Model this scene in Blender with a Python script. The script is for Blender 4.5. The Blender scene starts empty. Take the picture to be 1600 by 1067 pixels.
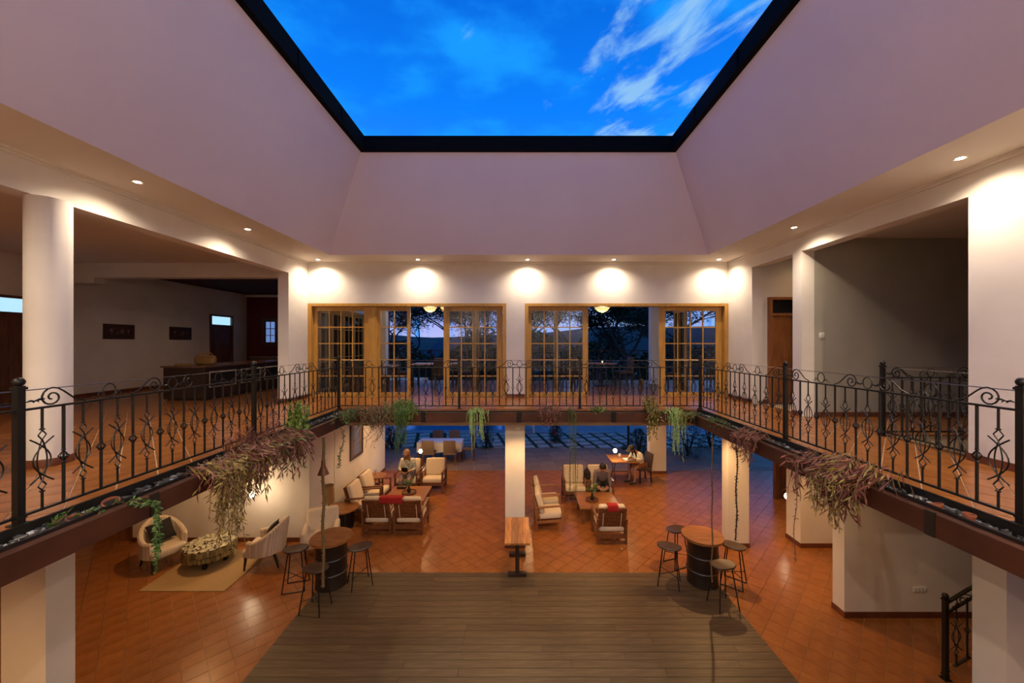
import bpy, bmesh, math, random
from mathutils import Vector, Matrix, Quaternion
random.seed(7)
PI = math.pi
R = math.radians
sc = bpy.context.scene
COL = sc.collection

# ------------------------------------------------------------------ camera
cam_d = bpy.data.cameras.new('camera')
cam_d.sensor_width = 36.0
cam_d.lens = 595 / 1600 * 36
cam_d.shift_x = -11 / 1600
cam_d.shift_y = 2.5 / 1600
cam_d.clip_start = 0.02
cam_d.clip_end = 2000
cam = bpy.data.objects.new('camera', cam_d)
cam.location = (0, 0, 1.4)
cam.rotation_euler = (PI / 2, 0, 0)
COL.objects.link(cam)
sc.camera = cam
sc.view_settings.view_transform = 'Standard'
sc.view_settings.look = 'None'
sc.view_settings.exposure = 0.0
sc.view_settings.gamma = 1.0
sc.view_settings.use_curve_mapping = False

# ------------------------------------------------------------------ light levels (tuned here)
SKY = 2.6
DOWN_UP = 142.0        # downlights in the upper soffit (W)
DOWN_GF = 130.0       # downlights in the ground floor ceiling (W)
BULB = 4.5           # bare bulbs
WARM = (1.0, 0.80, 0.56)
WARM2 = (1.0, 0.56, 0.22)

# ------------------------------------------------------------------ world (dusk sky)
def build_world():
    w = bpy.data.worlds.new('dusk_sky')
    sc.world = w
    w.use_nodes = True
    nt = w.node_tree
    nt.nodes.clear()
    N = nt.nodes.new
    L = nt.links.new
    out = N('ShaderNodeOutputWorld')
    bg = N('ShaderNodeBackground')
    bg.inputs['Strength'].default_value = SKY
    tc = N('ShaderNodeTexCoord')
    sep = N('ShaderNodeSeparateXYZ')
    L(tc.outputs['Generated'], sep.inputs[0])
    ramp = N('ShaderNodeValToRGB')
    e = ramp.color_ramp.elements
    e[0].position = 0.0
    e[0].color = (.20, .21, .36, 1)
    e[1].position = 1.0
    e[1].color = (.0015, .060, .31, 1)
    for p, c in ((.12, (.09, .13, .38, 1)), (.3, (.012, .11, .40, 1)), (.52, (.0015, .085, .39, 1)), (.66, (.001, .058, .30, 1))):
        x = ramp.color_ramp.elements.new(p)
        x.color = c
    L(sep.outputs['Z'], ramp.inputs[0])
    # clouds on a plane overhead
    def math_(op, a, b=None, clamp=False):
        n = N('ShaderNodeMath')
        n.operation = op
        n.use_clamp = clamp
        for i, v in enumerate((a, b)):
            if v is None:
                continue
            if isinstance(v, (int, float)):
                n.inputs[i].default_value = v
            else:
                L(v, n.inputs[i])
        return n.outputs[0]
    zc = math_('MAXIMUM', sep.outputs['Z'], .06)
    px = math_('DIVIDE', sep.outputs['X'], zc)
    py = math_('DIVIDE', sep.outputs['Y'], zc)
    comb = N('ShaderNodeCombineXYZ')
    # rotate so that the streaks run along (.47,-.88)
    sx = math_('ADD', math_('MULTIPLY', px, .47), math_('MULTIPLY', py, -.88))
    sy = math_('ADD', math_('MULTIPLY', px, .88), math_('MULTIPLY', py, .47))
    L(math_('MULTIPLY', sx, 3.4), comb.inputs[0])
    L(math_('MULTIPLY', sy, 6.6), comb.inputs[1])
    n1 = N('ShaderNodeTexNoise')
    n1.inputs['Scale'].default_value = 1.15
    n1.inputs['Detail'].default_value = 6
    n1.inputs['Roughness'].default_value = .56
    n1.inputs['Distortion'].default_value = .35
    L(comb.outputs[0], n1.inputs['Vector'])
    n2 = N('ShaderNodeTexNoise')
    n2.inputs['Scale'].default_value = .55
    n2.inputs['Detail'].default_value = 4
    L(comb.outputs[0], n2.inputs['Vector'])
    # denser bank to the right
    mr = N('ShaderNodeMapRange')
    mr.interpolation_type = 'SMOOTHSTEP'
    mr.inputs['From Min'].default_value = -.15
    mr.inputs['From Max'].default_value = .5
    mr.inputs['To Min'].default_value = .30
    mr.inputs['To Max'].default_value = .56
    L(px, mr.inputs['Value'])
    s = math_('ADD', math_('MULTIPLY', n1.outputs['Fac'], .9), math_('MULTIPLY', n2.outputs['Fac'], .35))
    s = math_('ADD', s, mr.outputs[0])
    cl = N('ShaderNodeMapRange')
    cl.interpolation_type = 'SMOOTHSTEP'
    cl.inputs['From Min'].default_value = 1.115
    cl.inputs['From Max'].default_value = 1.33
    L(s, cl.inputs['Value'])
    n3 = N('ShaderNodeTexNoise')
    n3.inputs['Scale'].default_value = 1.0
    n3.inputs['Detail'].default_value = 5
    cm2 = N('ShaderNodeCombineXYZ')
    L(math_('MULTIPLY', px, 3.0), cm2.inputs[0])
    L(math_('MULTIPLY', py, 3.4), cm2.inputs[1])
    cm2.inputs[2].default_value = 4.2
    L(cm2.outputs[0], n3.inputs['Vector'])
    haze = N('ShaderNodeMapRange')
    haze.interpolation_type = 'SMOOTHSTEP'
    haze.inputs['From Min'].default_value = .44
    haze.inputs['From Max'].default_value = .72
    L(n3.outputs['Fac'], haze.inputs['Value'])
    mixh = N('ShaderNodeMix')
    mixh.data_type = 'RGBA'
    L(haze.outputs[0], mixh.inputs['Factor'])
    L(ramp.outputs[0], mixh.inputs['A'])
    mixh.inputs['B'].default_value = (.004, .128, .41, 1)
    mix = N('ShaderNodeMix')
    mix.data_type = 'RGBA'
    L(cl.outputs[0], mix.inputs['Factor'])
    L(mixh.outputs['Result'], mix.inputs['A'])
    mix.inputs['B'].default_value = (.10, .21, .36, 1)
    L(mix.outputs['Result'], bg.inputs['Color'])
    L(bg.outputs[0], out.inputs[0])
build_world()

# ------------------------------------------------------------------ materials
MATS = {}
def mat(name, col, rough=.6, metal=0.0, col2=None, nscale=8.0, stretch=(1, 1, 1), bump=0.0, bscale=None,
        emit=None, estr=0.0, rand=0.0, spec=.5, detail=5, lo=.35, hi=.65, trans=0.0, coat=0.0, wave=None):
    if name in MATS:
        return MATS[name]
    m = bpy.data.materials.new(name)
    m.use_nodes = True
    nt = m.node_tree
    b = nt.nodes['Principled BSDF']
    N = nt.nodes.new
    L = nt.links.new
    b.inputs['Roughness'].default_value = rough
    b.inputs['Metallic'].default_value = metal
    b.inputs['Specular IOR Level'].default_value = spec
    b.inputs['Coat Weight'].default_value = coat
    b.inputs['Coat Roughness'].default_value = .15
    b.inputs['Transmission Weight'].default_value = trans
    c = (*col, 1)
    b.inputs['Base Color'].default_value = c
    m.diffuse_color = c
    if emit:
        b.inputs['Emission Color'].default_value = (*emit, 1)
        b.inputs['Emission Strength'].default_value = estr
    if col2 or bump:
        tc = N('ShaderNodeTexCoord')
        mp = N('ShaderNodeMapping')
        mp.inputs['Scale'].default_value = stretch
        L(tc.outputs['Object'], mp.inputs['Vector'])
        no = N('ShaderNodeTexNoise')
        no.inputs['Scale'].default_value = nscale
        no.inputs['Detail'].default_value = detail
        L(mp.outputs[0], no.inputs['Vector'])
        fac = no.outputs['Fac']
        if col2:
            if wave:
                wv = N('ShaderNodeTexWave')
                wv.inputs['Scale'].default_value = wave
                wv.inputs['Distortion'].default_value = 2.5
                wv.inputs['Detail'].default_value = 2
                L(mp.outputs[0], wv.inputs['Vector'])
                fac = wv.outputs['Fac']
            rp = N('ShaderNodeMapRange')
            rp.inputs['From Min'].default_value = lo
            rp.inputs['From Max'].default_value = hi
            L(fac, rp.inputs['Value'])
            mx = N('ShaderNodeMix')
            mx.data_type = 'RGBA'
            mx.inputs['A'].default_value = c
            mx.inputs['B'].default_value = (*col2, 1)
            L(rp.outputs[0], mx.inputs['Factor'])
            last = mx.outputs['Result']
            if rand:
                last = rand_node(nt, last, rand)
            L(last, b.inputs['Base Color'])
        if bump:
            nb = no
            if bscale:
                nb = N('ShaderNodeTexNoise')
                nb.inputs['Scale'].default_value = bscale
                nb.inputs['Detail'].default_value = 4
                L(mp.outputs[0], nb.inputs['Vector'])
            bp = N('ShaderNodeBump')
            bp.inputs['Strength'].default_value = bump
            bp.inputs['Distance'].default_value = .01
            L(nb.outputs['Fac'], bp.inputs['Height'])
            L(bp.outputs[0], b.inputs['Normal'])
    elif rand:
        rgb = N('ShaderNodeRGB')
        rgb.outputs[0].default_value = c
        L(rand_node(nt, rgb.outputs[0], rand), b.inputs['Base Color'])
    MATS[name] = m
    return m

def rand_node(nt, colsock, amt):
    N = nt.nodes.new
    L = nt.links.new
    oi = N('ShaderNodeObjectInfo')
    ge = N('ShaderNodeNewGeometry')
    ad = N('ShaderNodeMath')
    ad.operation = 'ADD'
    L(oi.outputs['Random'], ad.inputs[0])
    L(ge.outputs['Random Per Island'], ad.inputs[1])
    fr = N('ShaderNodeMath')
    fr.operation = 'FRACT'
    L(ad.outputs[0], fr.inputs[0])
    mr = N('ShaderNodeMapRange')
    mr.inputs['To Min'].default_value = 1 - amt
    mr.inputs['To Max'].default_value = 1 + amt
    L(fr.outputs[0], mr.inputs['Value'])
    hs = N('ShaderNodeHueSaturation')
    L(mr.outputs[0], hs.inputs['Value'])
    L(colsock, hs.inputs['Color'])
    return hs.outputs[0]

M = dict(
    wall=mat('white_plaster', (.78, .73, .69), .82, col2=(.70, .65, .61), nscale=1.4, bump=.05, bscale=40, spec=.25),
    ceil=mat('ceiling_plaster', (.74, .68, .62), .85, spec=.2),
    skyl=mat('sky_tinted_plaster', (.81, .74, .85), .85, col2=(.77, .70, .81), nscale=.8, spec=.2),  # lavender tint paints the sky's purple light into white plaster
    grey=mat('grey_paint', (.40, .375, .32), .8, col2=(.36, .34, .29), nscale=1.5, spec=.25),
    red=mat('dark_red_paint', (.13, .012, .012), .75),
    darkceil=mat('dark_red_ceiling', (.06, .013, .012), .8),
    trim=mat('black_gutter_metal', (.003, .003, .004), .9, spec=.1),
    base=mat('terracotta_baseboard', (.16, .05, .022), .45, col2=(.12, .035, .016), nscale=6),
    tile=mat('terracotta_tile', (.33, .122, .032), .27, col2=(.27, .096, .024), nscale=5, rand=.07, bump=.02, bscale=30, spec=.45),
    grout=mat('cream_grout', (.78, .60, .40), .8),
    grout2=mat('sandy_grout', (.60, .36, .17), .8),
    deck=mat('weathered_deck_board', (.125, .082, .040), .45, col2=(.085, .054, .027), nscale=3, stretch=(1, 14, 14), rand=.16, spec=.35, bump=.08),
    under=mat('deck_underlay', (.02, .015, .01), .9),
    beam=mat('dark_timber_beam', (.085, .024, .009), .55, col2=(.048, .013, .006), nscale=2.6, stretch=(1, 1, 1), spec=.4),
    pine=mat('golden_timber', (.52, .285, .06), .42, col2=(.42, .21, .04), nscale=3, stretch=(6, 6, 1)),
    door=mat('door_timber', (.36, .14, .04), .45, col2=(.24, .085, .025), nscale=3, stretch=(6, 6, .7)),
    ddoor=mat('dark_door_timber', (.15, .055, .02), .5, col2=(.09, .03, .012), nscale=3, stretch=(6, 6, .7)),
    iron=mat('black_wrought_iron', (.014, .012, .011), .42, metal=.35, spec=.5),
    wire=mat('steel_wire', (.25, .23, .22), .35, metal=.9),
    bark=mat('dark_bark', (.035, .026, .02), .9, col2=(.02, .015, .012), nscale=12),
    leafd=mat('dark_tree_leaf', (.018, .04, .018), .8, rand=.3),
    green=mat('fresh_green_leaf', (.15, .23, .03), .5, rand=.3),
    dgreen=mat('deep_green_leaf', (.06, .13, .025), .5, rand=.35),
    pgreen=mat('pale_green_stem', (.36, .50, .16), .55, rand=.22),
    redleaf=mat('reddish_succulent_leaf', (.17, .050, .036), .5, rand=.4),
    olive=mat('olive_gold_leaf', (.24, .17, .035), .5, rand=.35),
    stem=mat('dry_brown_stem', (.20, .11, .06), .8, rand=.3),
    fuzzy=mat('dry_fuzzy_vine', (.17, .14, .05), .8, rand=.4),
    slate=mat('slate_chips', (.05, .05, .052), .6, rand=.75),
    white_chip=mat('pale_chips', (.34, .34, .35), .6, rand=.4),
    soil=mat('dark_soil', (.018, .012, .009), .95),
    pot=mat('terracotta_pot', (.30, .09, .04), .7, col2=(.22, .06, .03), nscale=9),
    woodt=mat('oiled_table_wood', (.36, .155, .045), .33, col2=(.24, .09, .025), nscale=3, stretch=(1, 9, 9), rand=.1, spec=.5),
    woodb=mat('brown_frame_wood', (.19, .075, .028), .42, col2=(.13, .045, .018), nscale=4, stretch=(3, 3, 3)),
    woodl=mat('light_frame_wood', (.30, .13, .045), .42, col2=(.22, .085, .03), nscale=4),
    stoolw=mat('dark_stool_seat', (.075, .042, .027), .38, col2=(.05, .027, .018), nscale=5),
    cream=mat('cream_cushion', (.72, .62, .50), .9, col2=(.66, .56, .45), nscale=30, bump=.08, spec=.1),
    stripe=mat('striped_beige_fabric', (.66, .56, .46), .9, col2=(.50, .41, .33), nscale=6, wave=9, stretch=(1, 1, .05), lo=.45, hi=.6, spec=.1),
    charcoal=mat('charcoal_cushion', (.035, .030, .030), .9, col2=(.028, .024, .024), nscale=40, spec=.1),
    redcl=mat('red_throw', (.42, .015, .015), .9, col2=(.30, .01, .012), nscale=30),
    jute=mat('jute_rug', (.42, .28, .13), .95, col2=(.34, .215, .095), nscale=60, bump=.2),
    drum=mat('dark_oil_drum', (.020, .014, .012), .38, metal=.3, col2=(.032, .018, .012), nscale=4),
    shell=mat('mosaic_stone', (.50, .47, .33), .3, rand=.5),
    moss=mat('mosaic_side', (.24, .19, .085), .4, rand=.5),
    black=mat('black_lacquer', (.012, .010, .009), .35),
    ebony=mat('dark_counter_wood', (.035, .017, .012), .4, col2=(.022, .011, .008), nscale=3),
    topgl=mat('polished_counter_top', (.16, .085, .06), .18, col2=(.11, .055, .04), nscale=3),
    linen=mat('white_linen', (.74, .72, .70), .9, spec=.1),
    chairc=mat('brown_chair_fabric', (.20, .14, .10), .9),
    dchair=mat('dark_woven_chair', (.07, .05, .04), .8),
    paving=mat('grey_paving', (.23, .155, .105), .6, col2=(.18, .12, .08), nscale=3, rand=.14),
    pathm=mat('pale_path', (.30, .31, .32), .6, col2=(.22, .25, .30), nscale=1.5),
    grass=mat('dark_lawn', (.018, .05, .016), .95, col2=(.011, .03, .01), nscale=20),
    hill=mat('far_hill', (.007, .011, .009), .95, col2=(.005, .008, .007), nscale=.06),
    roofb=mat('blue_grey_roof', (.05, .07, .10), .7),
    skin=mat('skin', (.50, .26, .17), .55),
    skin2=mat('tanned_skin', (.42, .20, .12), .5),
    hairb=mat('black_hair', (.012, .009, .008), .5),
    hairl=mat('light_brown_hair', (.30, .15, .07), .5),
    shirtw=mat('pale_shirt', (.62, .62, .56), .9, col2=(.30, .36, .32), nscale=14, lo=.5, hi=.58),
    jacket=mat('cream_jacket', (.66, .62, .50), .9),
    shorts=mat('rust_shorts', (.30, .11, .045), .9),
    greycl=mat('grey_violet_clothes', (.20, .16, .19), .9),
    shoe=mat('dark_shoe', (.03, .025, .02), .6),
    tablet=mat('dark_tablet', (.01, .01, .012), .25),
    lampsh=mat('lamp_shade_fabric', (.36, .21, .08), .9),
    rattan=mat('woven_rattan', (.42, .24, .07), .7, col2=(.28, .15, .04), nscale=60),
    lantern=mat('lantern_weave', (.70, .45, .20), .8, emit=(1, .55, .2), estr=1.3),
    bulb=mat('glowing_bulb', (1, .8, .5), .4, emit=(1, .74, .42), estr=55),
    dlight=mat('glowing_downlight', (1, .9, .7), .4, emit=(1, .82, .55), estr=60),
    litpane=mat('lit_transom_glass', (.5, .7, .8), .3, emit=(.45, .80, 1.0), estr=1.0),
    dimpane=mat('dusk_window_glass', (.1, .14, .25), .1, emit=(.16, .27, .60), estr=.8),
    darkgl=mat('dark_glass', (.008, .010, .014), .06),
    switch=mat('white_plastic', (.72, .70, .66), .4),
    canvas=mat('painting_canvas', (.10, .13, .24), .7, col2=(.20, .11, .06), nscale=3.2),
    frame=mat('dark_picture_frame', (.05, .02, .012), .4),
    paint2=mat('small_print', (.05, .03, .03), .6, col2=(.26, .13, .11), nscale=12, lo=.5, hi=.6),
    pink=mat('pink_flower', (.5, .06, .08), .6),
    bluetop=mat('pool_water', (.10, .26, .42), .12),
    citrus=mat('orange_cushion_ball', (.5, .2, .02), .6),
    rope=mat('jute_rope', (.20, .13, .06), .9),
    bronze=mat('brown_bell_metal', (.16, .07, .03), .5, metal=.4),
    umbr=mat('umbrella_canvas', (.10, .09, .08), .9),
)
def glass_material():
    m = bpy.data.materials.new('window_glass')
    m.use_nodes = True
    nt = m.node_tree
    nt.nodes.clear()
    o = nt.nodes.new('ShaderNodeOutputMaterial')
    mx = nt.nodes.new('ShaderNodeMixShader')
    t = nt.nodes.new('ShaderNodeBsdfTransparent')
    t.inputs[0].default_value = (.94, .96, .97, 1)
    g = nt.nodes.new('ShaderNodeBsdfGlossy')
    g.inputs['Roughness'].default_value = .02
    f = nt.nodes.new('ShaderNodeFresnel')
    f.inputs[0].default_value = 1.45
    nt.links.new(f.outputs[0], mx.inputs[0])
    nt.links.new(t.outputs[0], mx.inputs[1])
    nt.links.new(g.outputs[0], mx.inputs[2])
    nt.links.new(mx.outputs[0], o.inputs[0])
    return m
M['glass'] = glass_material()

# ------------------------------------------------------------------ mesh builder
class MB:
    def __init__(s):
        s.v = []
        s.f = []
    def add(s, vs, fs):
        o = len(s.v)
        s.v.extend(vs)
        s.f.extend([tuple(i + o for i in f) for f in fs])
        return s
    def box(s, x0, x1, y0, y1, z0, z1):
        x0, x1 = min(x0, x1), max(x0, x1)
        y0, y1 = min(y0, y1), max(y0, y1)
        z0, z1 = min(z0, z1), max(z0, z1)
        return s.add([(x0, y0, z0), (x1, y0, z0), (x1, y1, z0), (x0, y1, z0), (x0, y0, z1), (x1, y0, z1), (x1, y1, z1), (x0, y1, z1)],
                     [(0, 3, 2, 1), (4, 5, 6, 7), (0, 1, 5, 4), (1, 2, 6, 5), (2, 3, 7, 6), (3, 0, 4, 7)])
    def cbox(s, c, d, rz=0.0, rx=0.0, ry=0.0):
        mt = Matrix.Translation(c) @ Matrix.Rotation(rz, 4, 'Z') @ Matrix.Rotation(ry, 4, 'Y') @ Matrix.Rotation(rx, 4, 'X')
        hx, hy, hz = d[0] / 2, d[1] / 2, d[2] / 2
        vs = [tuple(mt @ Vector((a * hx, b * hy, g * hz))) for g in (-1, 1) for a, b in ((-1, -1), (1, -1), (1, 1), (-1, 1))]
        return s.add(vs, [(0, 3, 2, 1), (4, 5, 6, 7), (0, 1, 5, 4), (1, 2, 6, 5), (2, 3, 7, 6), (3, 0, 4, 7)])
    def bar(s, a, b, w, h=None, up=(0, 0, 1)):
        h = h or w
        a, b = Vector(a), Vector(b)
        d = (b - a)
        if d.length < 1e-6:
            return s
        d.normalize()
        u = Vector(up)
        if abs(d.dot(u)) > .98:
            u = Vector((0, 1, 0))
        x = d.cross(u).normalized() * (w / 2)
        y = x.cross(d).normalized() * (h / 2)
        vs = [tuple(p + i * x + j * y) for p in (a, b) for i, j in ((-1, -1), (1, -1), (1, 1), (-1, 1))]
        return s.add(vs, [(0, 3, 2, 1), (4, 5, 6, 7), (0, 1, 5, 4), (1, 2, 6, 5), (2, 3, 7, 6), (3, 0, 4, 7)])
    def tube(s, pts, r, seg=6, caps=True):
        pts = [Vector(p) for p in pts]
        n = len(pts)
        rs = r if isinstance(r, (list, tuple)) else [r] * n
        vs = []
        fs = []
        prev = None
        for i, p in enumerate(pts):
            t = (pts[min(i + 1, n - 1)] - pts[max(i - 1, 0)])
            if t.length < 1e-9:
                t = Vector((0, 0, 1))
            t.normalize()
            if prev is None:
                ref = Vector((0, 0, 1)) if abs(t.z) < .9 else Vector((1, 0, 0))
                x = t.cross(ref).normalized()
            else:
                x = (prev - t * prev.dot(t))
                if x.length < 1e-6:
                    x = t.orthogonal()
                x.normalize()
            prev = x
            y = t.cross(x)
            for k in range(seg):
                a = 2 * PI * k / seg
                vs.append(tuple(p + (x * math.cos(a) + y * math.sin(a)) * rs[i]))
        for i in range(n - 1):
            for k in range(seg):
                a, b = i * seg + k, i * seg + (k + 1) % seg
                fs.append((a, b, b + seg, a + seg))
        if caps:
            fs.append(tuple(range(seg - 1, -1, -1)))
            fs.append(tuple((n - 1) * seg + k for k in range(seg)))
        return s.add(vs, fs)
    def lathe(s, prof, c=(0, 0, 0), seg=24, sx=1.0, sy=1.0):
        vs = []
        fs = []
        m = len(prof)
        for r, z in prof:
            for k in range(seg):
                a = 2 * PI * k / seg
                vs.append((c[0] + r * math.cos(a) * sx, c[1] + r * math.sin(a) * sy, c[2] + z))
        for i in range(m - 1):
            for k in range(seg):
                a, b = i * seg + k, i * seg + (k + 1) % seg
                fs.append((a, b, b + seg, a + seg))
        fs.append(tuple(range(seg - 1, -1, -1)))
        fs.append(tuple((m - 1) * seg + k for k in range(seg)))
        return s.add(vs, fs)
    def disc(s, c, r, h, seg=24, sx=1, sy=1, bev=.006):
        return s.lathe([(r - bev, 0), (r, bev), (r, h - bev), (r - bev, h)], c, seg, sx, sy)
    def ball(s, c, r, seg=10, sz=1.0, sx=1, sy=1):
        pr = [(max(1e-4, r * math.sin(PI * i / (seg // 2 + 1))), -r * sz * math.cos(PI * i / (seg // 2 + 1))) for i in range(seg // 2 + 2)]
        return s.lathe(pr, c, seg, sx, sy)
    def rbox(s, c, d, r, mt=None, n=3, puff=0.0):
        """rounded (cushion) box"""
        h = [d[0] / 2, d[1] / 2, d[2] / 2]
        r = min(r, *h)
        vs = []
        idx = {}
        fs = []
        g = [math.tan(PI / 4 * (2 * i / n - 1)) for i in range(n + 1)]
        # duplicate middle to keep flats
        k = n // 2
        gl = [(x, -1) for x in g if x < 1e-6] + [(x, 1) for x in g if x > -1e-6] if n % 2 == 0 else [(x, -1 if x < 0 else 1) for x in g]
        m = len(gl)
        def vert(p, sg):
            v = Vector(p).normalized()
            q = [sg[i] * (h[i] - r) + r * v[i] for i in range(3)]
            if puff:
                fx, fy = q[0] / h[0], q[1] / h[1]
                q[2] *= 1 + puff * (1 - fx * fx) * (1 - fy * fy)
            key = tuple(round(a, 5) for a in q)
            if key not in idx:
                idx[key] = len(vs)
                w = Vector(q)
                if mt:
                    w = mt @ w
                vs.append((w[0] + c[0], w[1] + c[1], w[2] + c[2]))
            return idx[key]
        for ax in range(3):
            for sgn in (-1, 1):
                for i in range(m - 1):
                    for j in range(m - 1):
                        q = []
                        for (a, b) in ((i, j), (i + 1, j), (i + 1, j + 1), (i, j + 1)):
                            p = [0, 0, 0]
                            sg = [0, 0, 0]
                            p[ax] = sgn
                            sg[ax] = sgn
                            p[(ax + 1) % 3], sg[(ax + 1) % 3] = gl[a]
                            p[(ax + 2) % 3], sg[(ax + 2) % 3] = gl[b]
                            q.append(vert(p, sg))
                        if sgn < 0:
                            q.reverse()
                        q2 = []
                        for a in q:
                            if not q2 or a != q2[-1]:
                                q2.append(a)
                        if q2[0] == q2[-1]:
                            q2.pop()
                        if len(q2) > 2:
                            fs.append(tuple(q2))
        return s.add(vs, fs)
    def prism(s, poly, z0, z1):
        n = len(poly)
        vs = [(p[0], p[1], z0) for p in poly] + [(p[0], p[1], z1) for p in poly]
        fs = [tuple(range(n - 1, -1, -1)), tuple(range(n, 2 * n))] + [(i, (i + 1) % n, n + (i + 1) % n, n + i) for i in range(n)]
        return s.add(vs, fs)
    def mesh(s, name, m, smooth=True):
        me = bpy.data.meshes.new(name)
        me.from_pydata(s.v, [], s.f)
        me.materials.append(m)
        if smooth and len(s.f) > 6:
            me.polygons.foreach_set('use_smooth', [True] * len(me.polygons))
            me.set_sharp_from_angle(angle=R(38))
        me.update()
        return me
    def build(s, name, m, parent=None, smooth=True):
        return put(name, s.mesh(name, m, smooth), parent)

def put(name, me, parent=None, loc=None, rz=None, rot=None):
    o = bpy.data.objects.new(name, me)
    COL.objects.link(o)
    if parent:
        o.parent = parent
    if loc is not None:
        o.location = loc
    if rz is not None:
        o.rotation_euler = (0, 0, rz)
    if rot is not None:
        o.rotation_euler = rot
    return o

def tag(o, label=None, cat=None, group=None, kind=None):
    if label:
        o['label'] = label
    if cat:
        o['category'] = cat
    if group:
        o['group'] = group
    if kind:
        o['kind'] = kind
    return o

def thing(name, label, cat, loc=(0, 0, 0), rz=0.0, group=None):
    o = bpy.data.objects.new(name, None)
    o.empty_display_size = .1
    COL.objects.link(o)
    o.location = loc
    o.rotation_euler = (0, 0, rz)
    return tag(o, label, cat, group)

def kids(o):
    return [c for c in bpy.data.objects if c.parent == o]

def copy_tree(o, loc=None, rz=None, label=None, parent=None):
    c = o.copy()
    COL.objects.link(c)
    if parent:
        c.parent = parent
    if loc is not None:
        c.location = loc
    if rz is not None:
        c.rotation_euler = (0, 0, rz)
    if label:
        c['label'] = label
    for ch in TREE.get(o.name, None) or kids(o):
        copy_tree(ch, parent=c)
    return c
TREE = {}

def struct(name, mb, m, parent=None, smooth=False, label=None):
    o = mb.build(name, m, parent, smooth)
    if not parent:
        o['kind'] = 'structure'
    if label:
        o['label'] = label
    return o

# ------------------------------------------------------------------ measurements
U0, V0, F = 811.0, 536.0, 595.0
def at(u, v, z):
    """world point on the horizontal plane z seen at pixel u, v (planning aid)"""
    h = 1.4 - z
    y = h * F / (v - V0)
    return Vector(((u - U0) * y / F, y, z))
G = -3.2
XL, XR = -5.43, 5.38          # gallery side walls
YF = 9.8                      # gallery far wall
YN = -1.34                    # gallery near wall
RX0, RX1 = -3.85, 3.87        # railings
RY0, RY1 = .33, 8.13
BX0, BX1, BY0, BY1 = -3.37, 3.40, .82, 7.64   # inner faces of timber beam
ZC = 3.48                     # soffit

# ================================================================== STRUCTURE
# ---- gallery slabs
sl = MB()
sl.box(-11.5, -3.80, YN - .3, 15.9, -.35, -.015)
sl.box(3.82, 5.60, YN - .3, 14.4, -.35, -.015)
sl.box(-3.80, 3.82, 8.08, 14.4, -.35, -.015)
sl.box(-3.80, 3.82, YN - .3, .38, -.35, -.015)
sl.box(5.60, 9.3, 5.80, 14.4, -.35, -.015)
struct('floor', sl, M['grout'])
FLOOR_UP = bpy.data.objects['floor']

def clip(poly, a, b, c):
    """keep a*x+b*y<=c"""
    out = []
    n = len(poly)
    for i in range(n):
        p, q = poly[i], poly[(i + 1) % n]
        dp, dq = a * p[0] + b * p[1] - c, a * q[0] + b * q[1] - c
        if dp <= 0:
            out.append(p)
        if (dp < 0 < dq) or (dq < 0 < dp):
            t = dp / (dp - dq)
            out.append((p[0] + t * (q[0] - p[0]), p[1] + t * (q[1] - p[1])))
    return out
def area(p):
    return abs(sum(p[i][0] * p[(i + 1) % len(p)][1] - p[(i + 1) % len(p)][0] * p[i][1] for i in range(len(p)))) / 2

def tile_floor(parent, rects, size, z0, z1, mt, nmax=300, gap=.007, rank=None, ang=PI / 4, names=('tile', 'tile_field'), ok=None, jitter=0.0):
    hs = (size - gap) / 2
    ca, sa = math.cos(ang), math.sin(ang)
    whole, cut = [], []
    for (x0, x1, y0, y1) in rects:
        cx, cy = (x0 + x1) / 2, (y0 + y1) / 2
        n = int(math.hypot(x1 - x0, y1 - y0) / size / 2) + 2
        # common lattice for all rects: origin at 0,0
        i0, j0 = (cx * ca + cy * sa) / size, (-cx * sa + cy * ca) / size
        for i in range(int(i0) - n, int(i0) + n + 1):
            for j in range(int(j0) - n, int(j0) + n + 1):
                X, Y = (i * ca - j * sa) * size, (i * sa + j * ca) * size
                if X < x0 - size or X > x1 + size or Y < y0 - size or Y > y1 + size:
                    continue
                sq = [(X + (a * ca - b * sa) * hs, Y + (a * sa + b * ca) * hs) for a, b in ((-1, -1), (1, -1), (1, 1), (-1, 1))]
                p = clip(clip(clip(clip(sq, 1, 0, x1), -1, 0, -x0), 0, 1, y1), 0, -1, -y0)
                if len(p) < 3 or area(p) < 2e-4:
                    continue
                if area(p) > .999 * (2 * hs) ** 2:
                    whole.append((X, Y))
                else:
                    cut.append(p)
    vis = [w for w in whole if (ok is None or ok(*w))]
    vis.sort(key=rank or (lambda w: w[1]))
    pick = vis[:nmax]
    ps = set(pick)
    c = MB().cbox((0, 0, (z1 - z0) / 2), (2 * hs, 2 * hs, z1 - z0))
    me = c.mesh(names[0], mt, False)
    for (X, Y) in pick:
        o = put(names[0], me, parent, (X, Y, z0 + random.uniform(-1, 1) * jitter), ang)
    st = MB()
    for (X, Y) in whole:
        if (X, Y) not in ps:
            st.cbox((X, Y, (z0 + z1) / 2), (2 * hs, 2 * hs, z1 - z0), ang)
    for p in cut:
        st.prism(p, z0, z1)
    o = st.build(names[1], mt, parent, False)
    o['kind'] = 'stuff'

def vis_up(x, y):
    if y < 2.2:
        return False
    u = U0 + x * F / y
    return -30 < u < 1630 and V0 + 1.4 * F / y < 1000
tile_floor(FLOOR_UP, [(-11.3, -3.79, YN, 9.8), (-11.3, -5.6, 9.8, 15.8), (3.81, 5.60, YN, 9.8), (-3.79, 3.81, 8.07, 9.8), (-5.6, 9.3, 9.8, 14.35), (5.6, 9.2, 5.80, 7.25)],
           .30, -.016, 0.0, M['tile'], 300, rank=lambda w: w[1] * (1 + abs(w[0]) * .02), ok=vis_up, gap=.011)

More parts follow.
